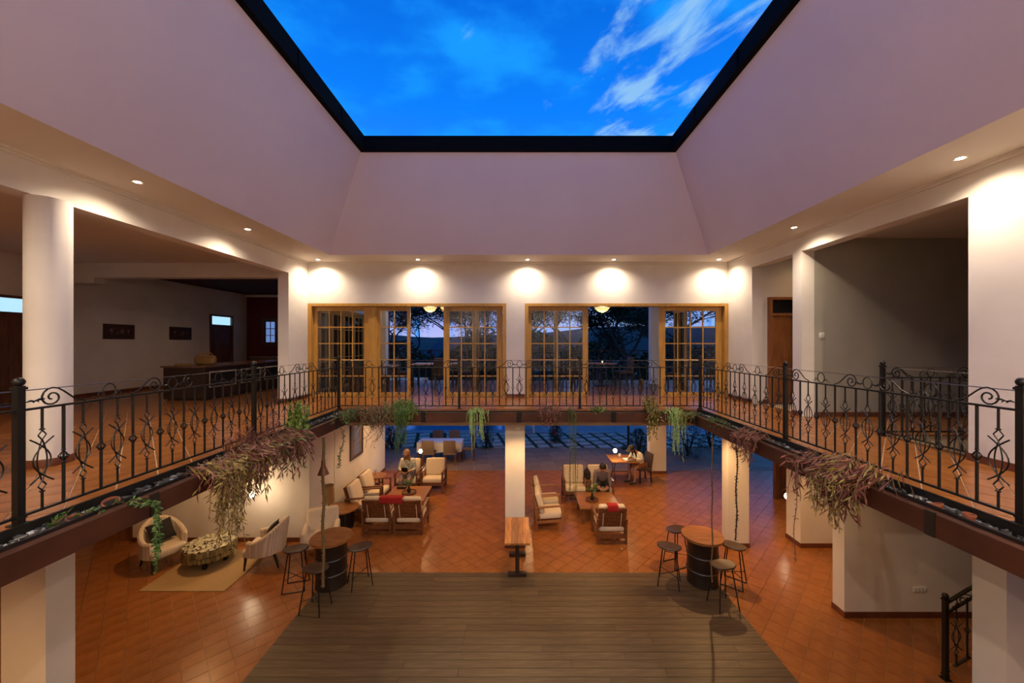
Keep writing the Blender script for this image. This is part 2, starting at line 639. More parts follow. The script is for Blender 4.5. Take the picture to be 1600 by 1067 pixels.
# slab edge nosing tiles around the void
ns = MB()
ns.box(-3.80, -3.785, .38, 8.08, -.06, -.001)
ns.box(3.805, 3.82, .38, 8.08, -.06, -.001)
ns.box(-3.80, 3.82, 8.065, 8.08, -.06, -.001)
struct('trim_1', ns, M['tile'], label='terracotta nosing strip along the gallery floor edge')

# ---- ground floor
gf = MB()
gf.box(-10.0, 10.0, YN - .3, 13.75, G - .2, G - .012)
o = struct('floor', gf, M['grout2'])
FLOOR_G = o
def vis_g(x, y):
    if y < 5.0 or abs(x) > 9.6:
        return False
    return True
tile_floor(FLOOR_G, [(-9.9, -3.76, YN, 13.75), (3.79, 9.9, YN, 13.75), (-3.76, 3.79, 7.62, 13.75)],
           .28, G - .013, G, M['tile'], 300, gap=.0065, rank=lambda w: w[1], ok=vis_g)
# deck boards
dk = MB().box(-3.75, 3.78, .6, 7.61, G - .012, G - .001)
DECK = tag(dk.build('timber_deck', M['under'], None, False), 'dark stained timber deck filling the middle of the courtyard floor', 'deck')
y = 7.61
k = 0
while y - .14 > .6:
    cuts = [-3.75]
    x = -3.75 + random.choice((1.2, 2.1, 2.9))
    while x < 3.5:
        cuts.append(x)
        x += random.choice((2.4, 2.9, 2.9))
    cuts.append(3.78)
    for a, b in zip(cuts, cuts[1:]):
        m_ = MB().box(-(b - a) / 2 + .002, (b - a) / 2 - .002, -.0665, .0665, 0, .017)
        put('deck_board', m_.mesh('deck_board', M['deck'], False), DECK, ((a + b) / 2, y - .07, G - .001 + random.uniform(0, .0015)))
    y -= .14
    k += 1

# ---- timber ring beam and planter troughs
def beam_side(nm, x0, x1, y0, y1, lab):
    o = tag(MB().box(x0, x1, y0, y1, -.19, 0.0).build(nm, M['beam'], None, False), lab, 'beam')
    return o
BM = M['beam']
bL = beam_side('timber_beam', BX0 - .09, BX0, BY0, BY1 + .09, 'dark timber beam under the left gallery planter')
bR = beam_side('timber_beam', BX1, BX1 + .09, BY0, BY1 + .09, 'dark timber beam under the right gallery planter')
bF = beam_side('timber_beam', BX0 + .001, BX1 - .001, BY1, BY1 + .09, 'dark timber beam across the far side of the void')
bN = beam_side('timber_beam', BX0 + .001, BX1 - .001, BY0 - .09, BY0, 'dark timber beam on the near side of the void')
def strap(par, x0, x1, y0, y1):
    tag(MB().box(x0, x1, y0, y1, -.192, .012).build('steel_strap', M['black'], par, False), None)
for yy in (3.52, 5.0, 7.05):
    strap(bL, BX0 - .01, BX0 + .008, yy - .04, yy + .04)
for yy in (3.15, 4.6, 6.1, 7.3):
    strap(bR, BX1 - .008, BX1 + .01, yy - .04, yy + .04)
for xx in (-1.92, .0, 1.9):
    strap(bF, xx - .05, xx + .05, BY1 - .008, BY1 + .01)
def trough(lab, x0, x1, y0, y1, lips):
    t = thing('planter_trough', lab, 'planter', ((x0 + x1) / 2, (y0 + y1) / 2, -.2))
    cx, cy = (x0 + x1) / 2, (y0 + y1) / 2
    MB().box(x0 - cx, x1 - cx, y0 - cy, y1 - cy, 0, .13).build('soil_bed', M['soil'], t, False)
    for (a, b, c, d) in lips:
        MB().box(a - cx, b - cx, c - cy, d - cy, .05, .225).build('steel_lip', M['black'], t, False)
    ch = MB()
    cw = MB()
    n = int((x1 - x0) * (y1 - y0) * 520)
    for _ in range(n):
        px, py = random.uniform(x0 + .03, x1 - .03) - cx, random.uniform(y0 + .03, y1 - .03) - cy
        mb = cw if random.random() < .22 else ch
        a = random.uniform(0, PI)
        l, w_ = random.uniform(.025, .065), random.uniform(.015, .035)
        mb.cbox((px, py, .137 + random.uniform(0, .03)), (l, w_, random.uniform(.008, .02)), a, random.uniform(-.5, .5), random.uniform(-.5, .5))
    ch.build('slate_chip_bed', M['slate'], t, False)['kind'] = 'stuff'
    cw.build('pale_chip_bed', M['white_chip'], t, False)['kind'] = 'stuff'
    return t
trough('long planter trough of slate chips along the left gallery edge', -3.78, BX0 - .09, .9, 8.06, [(-3.78, -3.755, .9, 8.06), (BX0 - .115, BX0 - .09, .9, BY1 + .1)])
trough('long planter trough of slate chips along the right gallery edge', BX1 + .09, 3.80, .9, 8.06, [(3.775, 3.80, .9, 8.06), (BX1 + .09, BX1 + .115, .9, BY1 + .1)])
trough('planter trough of slate chips across the far side of the void', BX0 - .088, BX1 + .088, BY1 + .09, 8.06, [(BX0 - .08, BX1 + .08, BY1 + .09, BY1 + .115)])

# ---- far wall
wf = MB()
wf.box(-5.68, 5.60, YF, YF + .25, 2.42, ZC + .1)
wf.box(-.33, .15, YF, YF + .25, 0, 2.42)
struct('wall_far', wf, M['wall'])
# left: stub, beam, near part
wl = MB()
wl.box(-5.68, XL, 8.97, YF + .25, 0, ZC + .1)
wl.box(-5.68, XL, YN, 8.97, 3.06, ZC + .1)
wl.box(-5.68, XL, YN, .6, 0, 3.06)
struct('wall_left', wl, M['wall'])
co = MB().lathe([(.187, 0), (.187, 3.06)], (0, 0, 0), 40)
c_ = co.build('column', M['wall'])
c_.location = (-5.47, 4.43, 0)
tag(c_, 'thick round white column beside the left gallery railing', 'column', kind='structure')
MB().lathe([(.198, 0), (.2, .005), (.2, .085), (.198, .09)], (0, 0, 0), 40).build('baseboard', M['base'], c_)
# right wall plane with two openings
wr = MB()
wr.box(XR, 5.62, 8.79, YF + .25, 0, ZC + .1)
wr.box(XR, 5.62, 4.56, 8.79, 3.15, ZC + .1)
wr.box(XR, 5.62, 7.25, 7.49, 0, 3.15)
wr.box(XR, 5.62, YN, 4.56, 0, ZC + .1)
struct('wall_right', wr, M['wall'])
struct('wall_near', MB().box(-5.68, 5.62, YN - .25, YN, 0, ZC + .1), M['wall'])
# corridor and stairwell behind the right wall
struct('wall_corridor', MB().box(5.62, 9.3, 8.85, 9.1, 0, 3.5), M['wall'])
struct('wall_stair', MB().box(5.62, 9.3, 7.25, 7.49, 0, 3.5), M['grey'])
sw = MB()
sw.box(9.3, 9.5, 2.5, 9.1, G, 3.5)
sw.box(5.62, 9.3, 2.5, 2.7, G, 3.5)
struct('wall_stair_end', sw, M['grey'])
struct('ceiling', MB().box(5.62, 9.5, 2.5, 9.1, 3.4, 3.5), M['ceil'])

# baseboards of the gallery
def bb(name, segs, h=.09, par=None):
    mb = MB()
    for s in segs:
        mb.box(*s, 0, h)
    return struct(name, mb, M['base'])
bb('baseboard_far', [(-.345, .165, YF - .012, YF)])
bb('baseboard_left', [(XL, XL + .012, 8.97, YF), (XL - .25, XL, 8.958, 8.97)])
bb('baseboard_right', [(XR - .012, XR, 8.79, YF), (XR - .012, XR, 7.24, 7.50), (XR - .012, XR, YN, 4.57), (5.62, 9.3, 7.238, 7.25), (5.62, 9.3, 8.838, 8.85)])
# cornice around the soffit
cn = MB()
for w_, h_ in ((.055, .03), (.03, .06)):
    cn.box(XL, XR, YF - w_, YF, ZC - h_, ZC)
    cn.box(XL, XL + w_, YN, YF - w_, ZC - h_, ZC)
    cn.box(XR - w_, XR, YN, YF - w_, ZC - h_, ZC)
struct('trim_2', cn, M['ceil'], label='thin plaster cornice under the soffit')
# soffit ring
so = MB()
FX0, FX1, FY0, FY1 = -4.49, 4.46, -.5, 8.97
so.box(-5.68, FX0, YN - .25, YF + .25, ZC, ZC + .1)
so.box(FX1, 5.62, YN - .25, YF + .25, ZC, ZC + .1)
so.box(FX0, FX1, FY1, YF + .25, ZC, ZC + .1)
so.box(FX0, FX1, YN - .25, FY0, ZC, ZC + .1)
struct('ceiling', so, M['ceil'])
# funnel walls of the skylight
D_ = 1.316
ZT = 5.24
T0, T1 = (FX0, FX1, FY0, FY1), (FX0 + D_, FX1 - D_, FY0 + D_, FY1 - D_)
def funnel(name, a, b, c, d, n):
    n = Vector(n)
    vs = [Vector(p) for p in (a, b, c, d)]
    v2 = [p + n * .15 for p in vs]
    mb = MB()
    mb.add([tuple(p) for p in vs + v2], [(0, 1, 2, 3), (7, 6, 5, 4), (0, 4, 5, 1), (1, 5, 6, 2), (2, 6, 7, 3), (3, 7, 4, 0)])
    struct(name, mb, M['skyl'])
x0, x1, y0, y1 = T0
a0, a1, b0, b1 = T1
funnel('wall_skylight_left', (x0, y0, ZC), (x0, y1, ZC), (a0, b1, ZT), (a0, b0, ZT), (-.8, 0, .6))
funnel('wall_skylight_right', (x1, y1, ZC), (x1, y0, ZC), (a1, b0, ZT), (a1, b1, ZT), (.8, 0, .6))
funnel('wall_skylight_far', (x0, y1, ZC), (x1, y1, ZC), (a1, b1, ZT), (a0, b1, ZT), (0, .8, .6))
funnel('wall_skylight_near', (x1, y0, ZC), (x0, y0, ZC), (a0, b0, ZT), (a1, b0, ZT), (0, -.8, .6))
# black gutter round the opening
gt = MB()
zt2 = ZT + .29
i0, i1, j0, j1 = a0 + .09, a1 - .09, b0 + .07, b1 - .07
gt.box(a0 - .15, i0, b0 - .15, b1 + .15, ZT - .005, zt2)
gt.box(i1, a1 + .15, b0 - .15, b1 + .15, ZT - .005, zt2)
gt.box(i0, i1, j1, b1 + .15, ZT - .005, zt2)
gt.box(i0, i1, b0 - .15, j0, ZT - .005, zt2)
g_ = struct('trim_3', gt, M['trim'], label='black metal gutter edging the open roof')
for k in range(5):
    yy = b0 + .6 + k * 1.3
    MB().box(i0 - .004, i0 + .012, yy, yy + .05, ZT + .02, zt2 - .02).build('gutter_bracket', M['trim'], g_, False)
    MB().box(i1 - .012, i1 + .004, yy, yy + .05, ZT + .02, zt2 - .02).build('gutter_bracket', M['trim'], g_, False)

# ---- left hall (upper floor)
XH = -11.3
wh = MB()
# wall with door openings at y 8.0-9.0 and 13.9-15.0
for (a, b) in ((YN, 7.75), (9.0, 13.9), (15.0, 15.8)):
    wh.box(XH - .2, XH, a, b, 0, 3.5)
for (a, b) in ((7.75, 9.0), (13.9, 15.0)):
    wh.box(XH - .2, XH, a, b, 2.46, 3.5)
struct('wall_hall_left', wh, M['wall'])
struct('wall_hall_far', MB().box(XH, -10.65, 15.8, 16.0, 0, 3.5).box(-9.5, -5.43, 15.8, 16.0, 0, 3.5).box(-10.65, -9.5, 15.8, 16.0, 0, 1.30).box(-10.65, -9.5, 15.8, 16.0, 2.42, 3.5), M['red'])
struct('wall_hall_near', MB().box(XH, -5.68, YN - .2, YN, 0, 3.5), M['wall'])
struct('ceiling', MB().box(XH, -5.68, YN, 9.5, 3.40, 3.5), M['ceil'])
struct('ceiling', MB().box(XH, -5.68, 9.75, 15.8, 3.40, 3.5), M['darkceil'])
struct('trim_4', MB().box(XH, -5.68, 9.5, 9.75, 3.04, 3.5).box(XH + .005, -10.6, 9.5, 9.75, 2.9, 3.04), M['wall'], label='plastered beam across the hall ceiling')
struct('trim_5', MB().box(XH, -5.68, 15.74, 15.8, 3.30, 3.40), M['wall'], label='pale cornice on top of the dark red wall')
bb('baseboard_hall', [(XH, XH + .012, YN, 7.7), (XH, XH + .012, 9.05, 13.85), (XH, XH + .012, 15.05, 15.8)])
# wing wall between hall and terrace, with french doors
ww = MB()
ww.box(-5.68, -5.50, 10.05, 10.45, 0, 3.5)
ww.box(-5.68, -5.50, 13.6, 16.0, 0, 3.5)
ww.box(-5.68, -5.50, 10.45, 13.6, 2.42, 3.5)
struct('wall_wing', ww, M['wall'])

# ---- doors and windows
def panel_door(name, mt, w, h, axis, loc, transom, tr_mat, handle_side=1):
    """door in local XZ, width along x, 0..w"""
    fr = MB()
    fr.box(-.06, 0, -.05, .12, 0, 2.46)
    fr.box(w, w + .06, -.05, .12, 0, 2.46)
    fr.box(0, w, -.05, .12, 2.40, 2.46)
    fr.box(0, w, -.05, .12, 2.03, 2.09)
    root = fr.build(name, mt, None, False)
    root['kind'] = 'structure'
    lf = MB().box(0, w, 0, .04, .005, 2.03)
    for (a, b, c, d) in ((.1, w / 2 - .05, 1.05, 1.9), (w / 2 + .05, w - .1, 1.05, 1.9), (.1, w / 2 - .05, .2, .9), (w / 2 + .05, w - .1, .2, .9)):
        lf.box(a, b, -.012, 0, c, d)
    lf.build('door_leaf', mt, root, False)
    MB().box(0, w, .03, .04, 2.09, 2.40).build('transom_pane', tr_mat, root, False)
    MB().tube([(w * .9 if handle_side > 0 else w * .1, -.01, 1.0), (w * .9 if handle_side > 0 else w * .1, -.05, 1.0), (w * .9 - .1 * handle_side if handle_side > 0 else w * .1 + .1, -.05, 1.0)], .009).build('door_handle', M['wire'], root)
    root.location = loc
    root.rotation_euler = (0, 0, axis)
    return root
d1 = panel_door('door_1', M['ddoor'], 1.13, 2.4, PI / 2, (XH, 7.81, 0), True, M['litpane'])
d1['label'] = 'dark panelled hall door left of the round column'
d2 = panel_door('door_2', M['ddoor'], .98, 2.4, PI / 2, (XH, 13.96, 0), True, M['litpane'])
d2['label'] = 'dark panelled hall door right of the framed prints'
d3 = panel_door('door_3', M['door'], .95, 2.4, 0, (5.83, 8.80, 0), True, M['darkgl'])
d3['label'] = 'brown timber door with dark transom in the corridor niche'

def glazed(root, x0, x1, z0, z1, nc, nr, mt, glass, stile=.09, top=.09, bot=.10, th=.045, name='door_leaf', y=0.0):
    fr = MB()
    fr.box(x0, x0 + stile, y, y + th, z0, z1)
    fr.box(x1 - stile, x1, y, y + th, z0, z1)
    fr.box(x0 + stile, x1 - stile, y, y + th, z1 - top, z1)
    fr.box(x0 + stile, x1 - stile, y, y + th, z0, z0 + bot)
    leaf = fr.build(name, mt, root, False)
    gx0, gx1, gz0, gz1 = x0 + stile, x1 - stile, z0 + bot, z1 - top
    mu = .026
    for i in range(1, nc):
        x = gx0 + (gx1 - gx0) * i / nc
        MB().box(x - mu / 2, x + mu / 2, y + .004, y + th - .004, gz0, gz1).build('glazing_bar', mt, leaf, False)
    for j in range(1, nr):
        z = gz0 + (gz1 - gz0) * j / nr
        MB().box(gx0, gx1, y + .002, y + th - .002, z - mu / 2, z + mu / 2).build('glazing_bar', mt, leaf, False)
    for i in range(nc):
        for j in range(nr):
            xa, xb = gx0 + (gx1 - gx0) * i / nc, gx0 + (gx1 - gx0) * (i + 1) / nc
            za, zb = gz0 + (gz1 - gz0) * j / nr, gz0 + (gz1 - gz0) * (j + 1) / nr
            MB().box(xa, xb, y + th / 2 - .003, y + th / 2 + .003, za, zb).build('pane', glass, leaf, False)
    return leaf
def door_frame(name, x0, x1, lab):
    fr = MB()
    fr.box(x0, x0 + .09, YF - .02, YF + .27, 0, 2.42)
    fr.box(x1 - .09, x1, YF - .02, YF + .27, 0, 2.42)
    fr.box(x0 + .09, x1 - .09, YF - .02, YF + .27, 2.35, 2.42)
    o = fr.build(name, M['pine'], None, False)
    o['kind'] = 'structure'
    o['label'] = lab
    return o
px = lambda u, y=9.9: (u - U0) * y / F
fA = door_frame('door_4', XL + .003, -.33, 'golden timber french door set in the left half of the far wall')
fB = door_frame('door_5', .15, XR - .003, 'golden timber french door set in the right half of the far wall')
ZD = 2.345
glazed(fA, px(488), px(577), .01, ZD, 4, 5, M['pine'], M['glass'], stile=.14, top=.11, bot=.11, y=YF + .10)
MB().box(px(577), px(590), YF + .06, YF + .2, 0, ZD).build('mullion', M['pine'], fA, False)
glazed(fA, px(590), px(641), .01, ZD, 2, 5, M['pine'], M['glass'], stile=.08, top=.11, bot=.11, y=YF + .10)
glazed(fA, px(693), px(785), .01, ZD, 4, 5, M['pine'], M['glass'], stile=.15, top=.11, bot=.11, y=YF + .10)
glazed(fB, px(822), px(919), .01, ZD, 4, 5, M['pine'], M['glass'], stile=.14, top=.11, bot=.11, y=YF + .10)
glazed(fB, px(1030), px(1128), .01, ZD, 4, 5, M['pine'], M['glass'], stile=.16, top=.11, bot=.11, y=YF + .10)
MB().tube([(px(637), YF + .10, 1.05), (px(637), YF + .04, 1.05), (px(637) - .1, YF + .04, 1.05)], .009).build('door_handle', M['iron'], fA)
# leaves folded out onto the terrace
def folded(root, x, w=.78, nc=2, s=1):
    e = bpy.data.objects.new('folded_leaf', None)
    COL.objects.link(e)
    e.parent = root
    e.location = (x, YF + .28, 0)
    e.rotation_euler = (0, 0, PI / 2)
    fr = MB()
    st = .08
    fr.box(0, st, 0, .045, .01, ZD).box(w - st, w, 0, .045, .01, ZD).box(st, w - st, 0, .045, ZD - .11, ZD).box(st, w - st, 0, .045, .01, .12)
    for i in range(1, nc):
        xx = st + (w - 2 * st) * i / nc
        fr.box(xx - .013, xx + .013, .004, .041, .12, ZD - .11)
    for j in range(1, 5):
        z = .12 + (ZD - .23) * j / 5
        fr.box(st, w - st, .002, .043, z - .013, z + .013)
    fr.build('leaf_frame', M['pine'], e, False)
    MB().box(st, w - st, .02, .026, .12, ZD - .11).build('pane', M['glass'], e, False)
folded(fA, -1.14)
folded(fB, 1.03)
folded(fB, 4.45)
# hall wing french doors (seen through the first leaf)
wg = MB()
wg.box(0, .08, -.05, .2, 0, 2.42).box(3.07, 3.15, -.05, .2, 0, 2.42).box(.08, 3.07, -.05, .2, 2.34, 2.42)
wing = wg.build('door_6', M['pine'], None, False)
wing.location = (-5.52, 10.45, 0)
wing.rotation_euler = (0, 0, PI / 2)
tag(wing, 'timber french doors of the hall wing beyond the glass', kind='structure')
for k in range(4):
    glazed(wing, .08 + k * .7475, .08 + (k + 1) * .7475, .01, 2.34, 2, 5, M['pine'], M['glass'], stile=.07)
# window in the dark red wall
wn = MB()
wn.box(-10.65, -10.57, 15.77, 15.95, 1.30, 2.42).box(-9.58, -9.5, 15.77, 15.95, 1.30, 2.42).box(-10.57, -9.58, 15.77, 15.95, 2.34, 2.42).box(-10.57, -9.58, 15.77, 15.95, 1.30, 1.38)
window = wn.build('window_1', M['ddoor'], None, False)
tag(window, 'small casement window in the dark red wall', kind='structure')
for k in range(2):
    a = -10.57 + k * .495
    glazed(window, a, a + .495, 1.38, 2.34, 2, 3, M['ddoor'], M['dimpane'], stile=.06, top=.06, bot=.06, name='casement', y=15.80)

# ---- ground floor walls and piers
def pier(name, lab, x0, x1, y0, y1, mt='wall', z1=-.35, base=True):
    o = MB().box(x0, x1, y0, y1, G, z1).build(name, M[mt], None, False)
    tag(o, lab, kind='structure')
    if base:
        MB().box(x0 - .012, x1 + .012, y0 - .012, y1 + .012, G, G + .10).build('baseboard', M['base'], o, False)
    return o
pier('pillar', 'slim white central pillar behind the high table', -.31, .13, 8.56, 8.81)
pier('pillar', 'white pillar lit yellow behind the right bar stools', 4.70, 5.17, 8.56, 8.82)
pier('pillar', 'white pillar cut by the frame bottom under the left gallery', -5.32, -4.86, 3.91, 4.17)
pier('pillar', 'white pillar cut by the frame bottom under the right gallery', 4.70, 5.17, 3.67, 3.95)
pier('pillar', 'white outer pillar beside the reader at the square table', 4.60, 5.18, 13.40, 13.68)
pier('pillar', 'white pier behind the right pillar with a bulb at its side', 6.33, 8.2, 8.56, 9.02)
pier('wall_stair_low', 'pale stair wall at the right of the courtyard', 5.45, 9.3, 6.38, 6.62)
o = pier('wall_lounge', 'pale wall behind the striped tub chairs', -8.95, -4.86, 8.82, 9.02)
pier('wall_painting', 'white side wall carrying the large painting', -5.06, -4.86, 9.02, 13.80)
struct('wall_ground_left', MB().box(-10.1, -9.9, YN, 13.75, G, -.35), M['wall'])
struct('wall_ground_right', MB().box(9.9, 10.1, YN, 13.75, G, -.35), M['wall'])
struct('wall_ground_near', MB().box(-10.1, 10.1, YN - .2, YN, G, -.35), M['wall'])
struct('wall_ground_back_left', MB().box(-9.9, -5.06, 13.6, 13.75, G, -.35), M['wall'])
# timber door right of the lounge wall end and beside the bulb at the right pier
dg = panel_door('door_7', M['door'], .8, 2.2, 0, (-9.83, 8.90, G), True, M['darkgl'])
dg['label'] = 'orange-brown timber door at the left end of the lounge wall'
pb = MB().box(7.55, 7.65, 11.2, 11.32, G, G + 2.3).box(8.45, 8.55, 11.2, 11.32, G, G + 2.3).box(7.65, 8.45, 11.2, 11.32, G + 2.2, G + 2.3).box(7.65, 8.45, 11.25, 11.29, G, G + 2.2)
tag(pb.build('door_8', M['ddoor'], None, False), 'dark timber door beyond the right pier and its bulb', kind='structure')
struct('wall_ground_right_back', MB().box(8.55, 9.9, 11.2, 11.32, G, -.35).box(7.55, 8.55, 11.2, 11.32, G + 2.3, -.35), M['wall'])

# ---- stairs at lower right
st = MB()
stair = thing('staircase', 'terracotta stairs rising to the right at the lower right corner', 'stairs', (5.39, 4.55, G))
for k in range(12):
    x = k * .28
    MB().box(x, x + .28, -.50, .50, 0, .17 * (k + 1) - .03).build('riser', M['wall'] if 0 else M['tile'], stair, False)
    MB().box(x - .025, x + .28, -.52, .52, .17 * (k + 1) - .03, .17 * (k + 1)).build('tread', M['woodl'], stair, False)

# ================================================================== RAILINGS
def arc(p):
    return p
def ornate_mesh():
    mb = MB()
    mb.tube([(0, 0, .055), (0, 0, .205)], .0088, 6)
    mb.tube([(0, 0, .70), (0, 0, .88)], .0088, 6)
    for z in (.205, .705):
        mb.lathe([(.006, -.008), (.017, -.004), (.017, .004), (.006, .008)], (0, 0, z), 8)
    def crv(fx, n, z0, z1):
        return [(fx(i / n), 0, z0 + (z1 - z0) * i / n) for i in range(n + 1)]
    for s in (-1, 1):
        y = .004 * s
        # narrow chain: small diamond, long oval, small diamond
        pts = [(0, y, .70), (s * .030, y, .66), (0, y, .615)]
        pts += [(-s * .029 * math.sin(PI * i / 8), y, .615 - .32 * i / 8) for i in range(1, 8)]
        pts += [(0, y, .295), (s * .030, y, .25), (0, y, .21)]
        mb.tube(pts, .0062, 4)
        # wide bows whose ends flick outwards
        pts = [(s * (.066 - .072 * math.sin(PI * (i / 14)) * 2 * .93) if 0 else 0, y, 0) for i in range(0)]
        pts = []
        for i in range(13):
            t = i / 12
            zz = .635 - .36 * t
            xx = s * .074 - s * .136 * math.sin(PI * t) ** .95
            pts.append((xx, -y * 1.2, zz))
        mb.tube(pts, .0062, 4)
    return mb.mesh('ornate_baluster', M['iron'])
def knot_mesh():
    mb = MB()
    mb.tube([(0, 0, .055), (0, 0, .405)], .0115, 6)
    mb.tube([(0, 0, .495), (0, 0, .88)], .0115, 6)
    for k in range(4):
        a = k * PI / 2 + PI / 4
        mb.tube([(0, 0, .405), (.030 * math.cos(a), .030 * math.sin(a), .45), (0, 0, .495)], .005, 4)
        a += PI / 4
        mb.tube([(0, 0, .415), (.026 * math.cos(a), .026 * math.sin(a), .45), (0, 0, .485)], .004, 4)
    for z in (.40, .50):
        mb.lathe([(.01, -.007), (.016, 0), (.01, .007)], (0, 0, z), 8)
    return mb.mesh('knotted_baluster', M['iron'])
def post_mesh(h=1.07):
    mb = MB()
    mb.box(-.024, .024, -.024, .024, 0, h)
    mb.box(-.045, .045, -.045, .045, 0, .012)
    mb.box(-.032, .032, -.032, .032, h - .03, h - .01)
    mb.box(-.030, .030, -.030, .030, .05, .07)
    return mb.mesh('post', M['iron'], False)
def ball_mesh():
    return MB().ball((0, 0, 0), .036, 12).mesh('ball_finial', M['iron'])
def scroll_mesh(s=1):
    """one big volute with leaf at one end and a tail running down; x from 0 to .40"""
    mb = MB()
    def X(x):
        return x * s
    # leaf
    mb.tube([(X(.03), 0, .935), (X(.06), 0, .945), (X(.085), 0, .938), (X(.12), 0, .95), (X(.15), 0, .948)], [.003, .008, .006, .010, .006], 5)
    mb.tube([(X(.07), 0, .94), (X(.085), 0, .925)], [.006, .003], 5)
    mb.tube([(X(.10), 0, .942), (X(.115), 0, .926)], [.006, .003], 5)
    # volute
    pts = []
    c = (.20, .955)
    for i in range(22):
        t = i / 21
        a = R(60) + t * R(560)
        r = .068 * (1 - t) + .014
        pts.append((X(c[0] + r * math.cos(a)), 0, c[1] + r * math.sin(a)))
    tail = [(X(.44), 0, .893), (X(.36), 0, .925), (X(.28), 0, .998)]
    mb.tube(tail + pts, .0070, 5)
    return mb.mesh('scroll', M['iron'])
def ring_mesh():
    mb = MB()
    pts = [(.055 * math.sin(2 * PI * i / 16), 0, .957 + .062 * math.cos(2 * PI * i / 16)) for i in range(17)]
    mb.tube(pts, .0055, 5, False)
    return mb.mesh('ring', M['iron'])
def ringcurl_mesh():
    mb = MB()
    pts = [(.055 * math.sin(2 * PI * i / 16), 0, .957 + .062 * math.cos(2 * PI * i / 16)) for i in range(17)]
    mb.tube(pts, .0055, 5, False)
    for s in (-1, 1):
        p = [(s * (.085 + .026 * math.cos(R(200) - R(300) * i / 9) * (1 - i / 14)), 0, .925 + .026 * math.sin(R(200) - R(300) * i / 9) * (1 - i / 14)) for i in range(10)]
        mb.tube(p, .0045, 4)
        mb.tube([(s * .12, 0, .91), (s * .14, 0, .915)], .004, 4)
    return mb.mesh('ring_with_curls', M['iron'])
RM = dict(o=ornate_mesh(), k=knot_mesh(), p=post_mesh(), b=ball_mesh(), s=scroll_mesh(1), s2=scroll_mesh(-1), r=ring_mesh(), rc=ringcurl_mesh())
bar_cache = {}
def railing(name, lab, start, rz, n, L=2.6, first_post=True, last_post=True, cat='railing', nb=18, posts=True, z=0.0):
    t = thing(name, lab, cat, (start[0], start[1], z), rz)
    tot = n * L
    key = (round(tot, 3),)
    MB().bar((0, 0, .88), (tot, 0, .88), .034, .016).build('top_bar', M['iron'], t, False)
    MB().bar((0, 0, .062), (tot, 0, .062), .030, .016).build('bottom_bar', M['iron'], t, False)
    MB().tube([(0, 0, 1.03), (tot, 0, 1.03)], .0045, 6).build('top_wire', M['wire'], t)
    for k in range(n):
        x0 = k * L
        if k > 0 or first_post:
            p = put('post', RM['p'], t, (x0, 0, 0))
            put('ball_finial', RM['b'], p, (0, 0, 1.10))
        for i in range(1, nb):
            x = x0 + L * i / nb
            put('ornate_baluster' if i % 2 else 'knotted_baluster', RM['o'] if i % 2 else RM['k'], t, (x, 0, 0))
        if L > 2:
            for q in (0, 1):
                xs = x0 + q * L / 2
                put('scroll', RM['s'], t, (xs + .01, 0, 0))
                put('ring_with_curls', RM['rc'], t, (xs + L / 4, 0, 0))
                put('scroll', RM['s2'], t, (xs + L / 2 - .01, 0, 0))
            put('ring', RM['r'], t, (x0 + L / 2, 0, 0))
        else:
            put('scroll', RM['s'], t, (x0 + .01, 0, 0))
            put('scroll', RM['s2'], t, (x0 + L - .01, 0, 0))
            put('ring', RM['r'], t, (x0 + L / 2, 0, 0))
    if last_post:
        p = put('post', RM['p'], t, (tot, 0, 0))
        put('ball_finial', RM['b'], p, (0, 0, 1.10))
    return t
railing('iron_railing', 'black wrought iron railing along the left gallery edge', (RX0, RY0), PI / 2, 3)
railing('iron_railing', 'black wrought iron railing along the right gallery edge', (RX1, RY0), PI / 2, 3)
railing('iron_railing', 'black wrought iron railing across the far gallery in front of the french doors', (RX0, RY1), 0, 3, L=(RX1 - RX0) / 3, first_post=False, last_post=False)
railing('iron_railing', 'black wrought iron railing on the near side of the void', (RX0, RY0), 0, 3, L=(RX1 - RX0) / 3, first_post=False, last_post=False)
railing('iron_railing', 'short iron railing in the stairwell opening of the right wall', (5.50, 4.58), PI / 2, 1, L=1.18, nb=8, first_post=False)
railing('iron_railing', 'iron railing running into the stairwell behind the right gallery', (5.50, 5.76), 0, 1, L=2.9, nb=20, first_post=False)
# stair railing (sloping)
sr = thing('stair_railing', 'sloping iron stair railing with ball post at lower right', 'railing', (5.62, 5.02, G + .17))
p = put('post', RM['p'], sr, (0, 0, 0))
put('ball_finial', RM['b'], p, (0, 0, 1.10))
sl_ = .17 / .28
MB().bar((0, 0, 1.00), (2.6, 0, 1.0 + 2.6 * sl_), .04, .02).build('handrail', M['iron'], sr, False)
MB().bar((0, 0, .86), (2.6, 0, .86 + 2.6 * sl_), .03, .016).build('top_bar', M['iron'], sr, False)
MB().bar((0, 0, .10), (2.6, 0, .10 + 2.6 * sl_), .03, .016).build('bottom_bar', M['iron'], sr, False)
for i in range(1, 18):
    x = i * .144
    o = put('ornate_baluster' if i % 2 else 'knotted_baluster', RM['o'] if i % 2 else RM['k'], sr, (x, 0, .02 + x * sl_))
o = put('scroll', RM['s'], sr, (.05 + .95 * math.sin(math.atan(sl_)), 0, .95 - .95 * math.cos(math.atan(sl_)) - .02), rot=(0, -math.atan(sl_), 0))
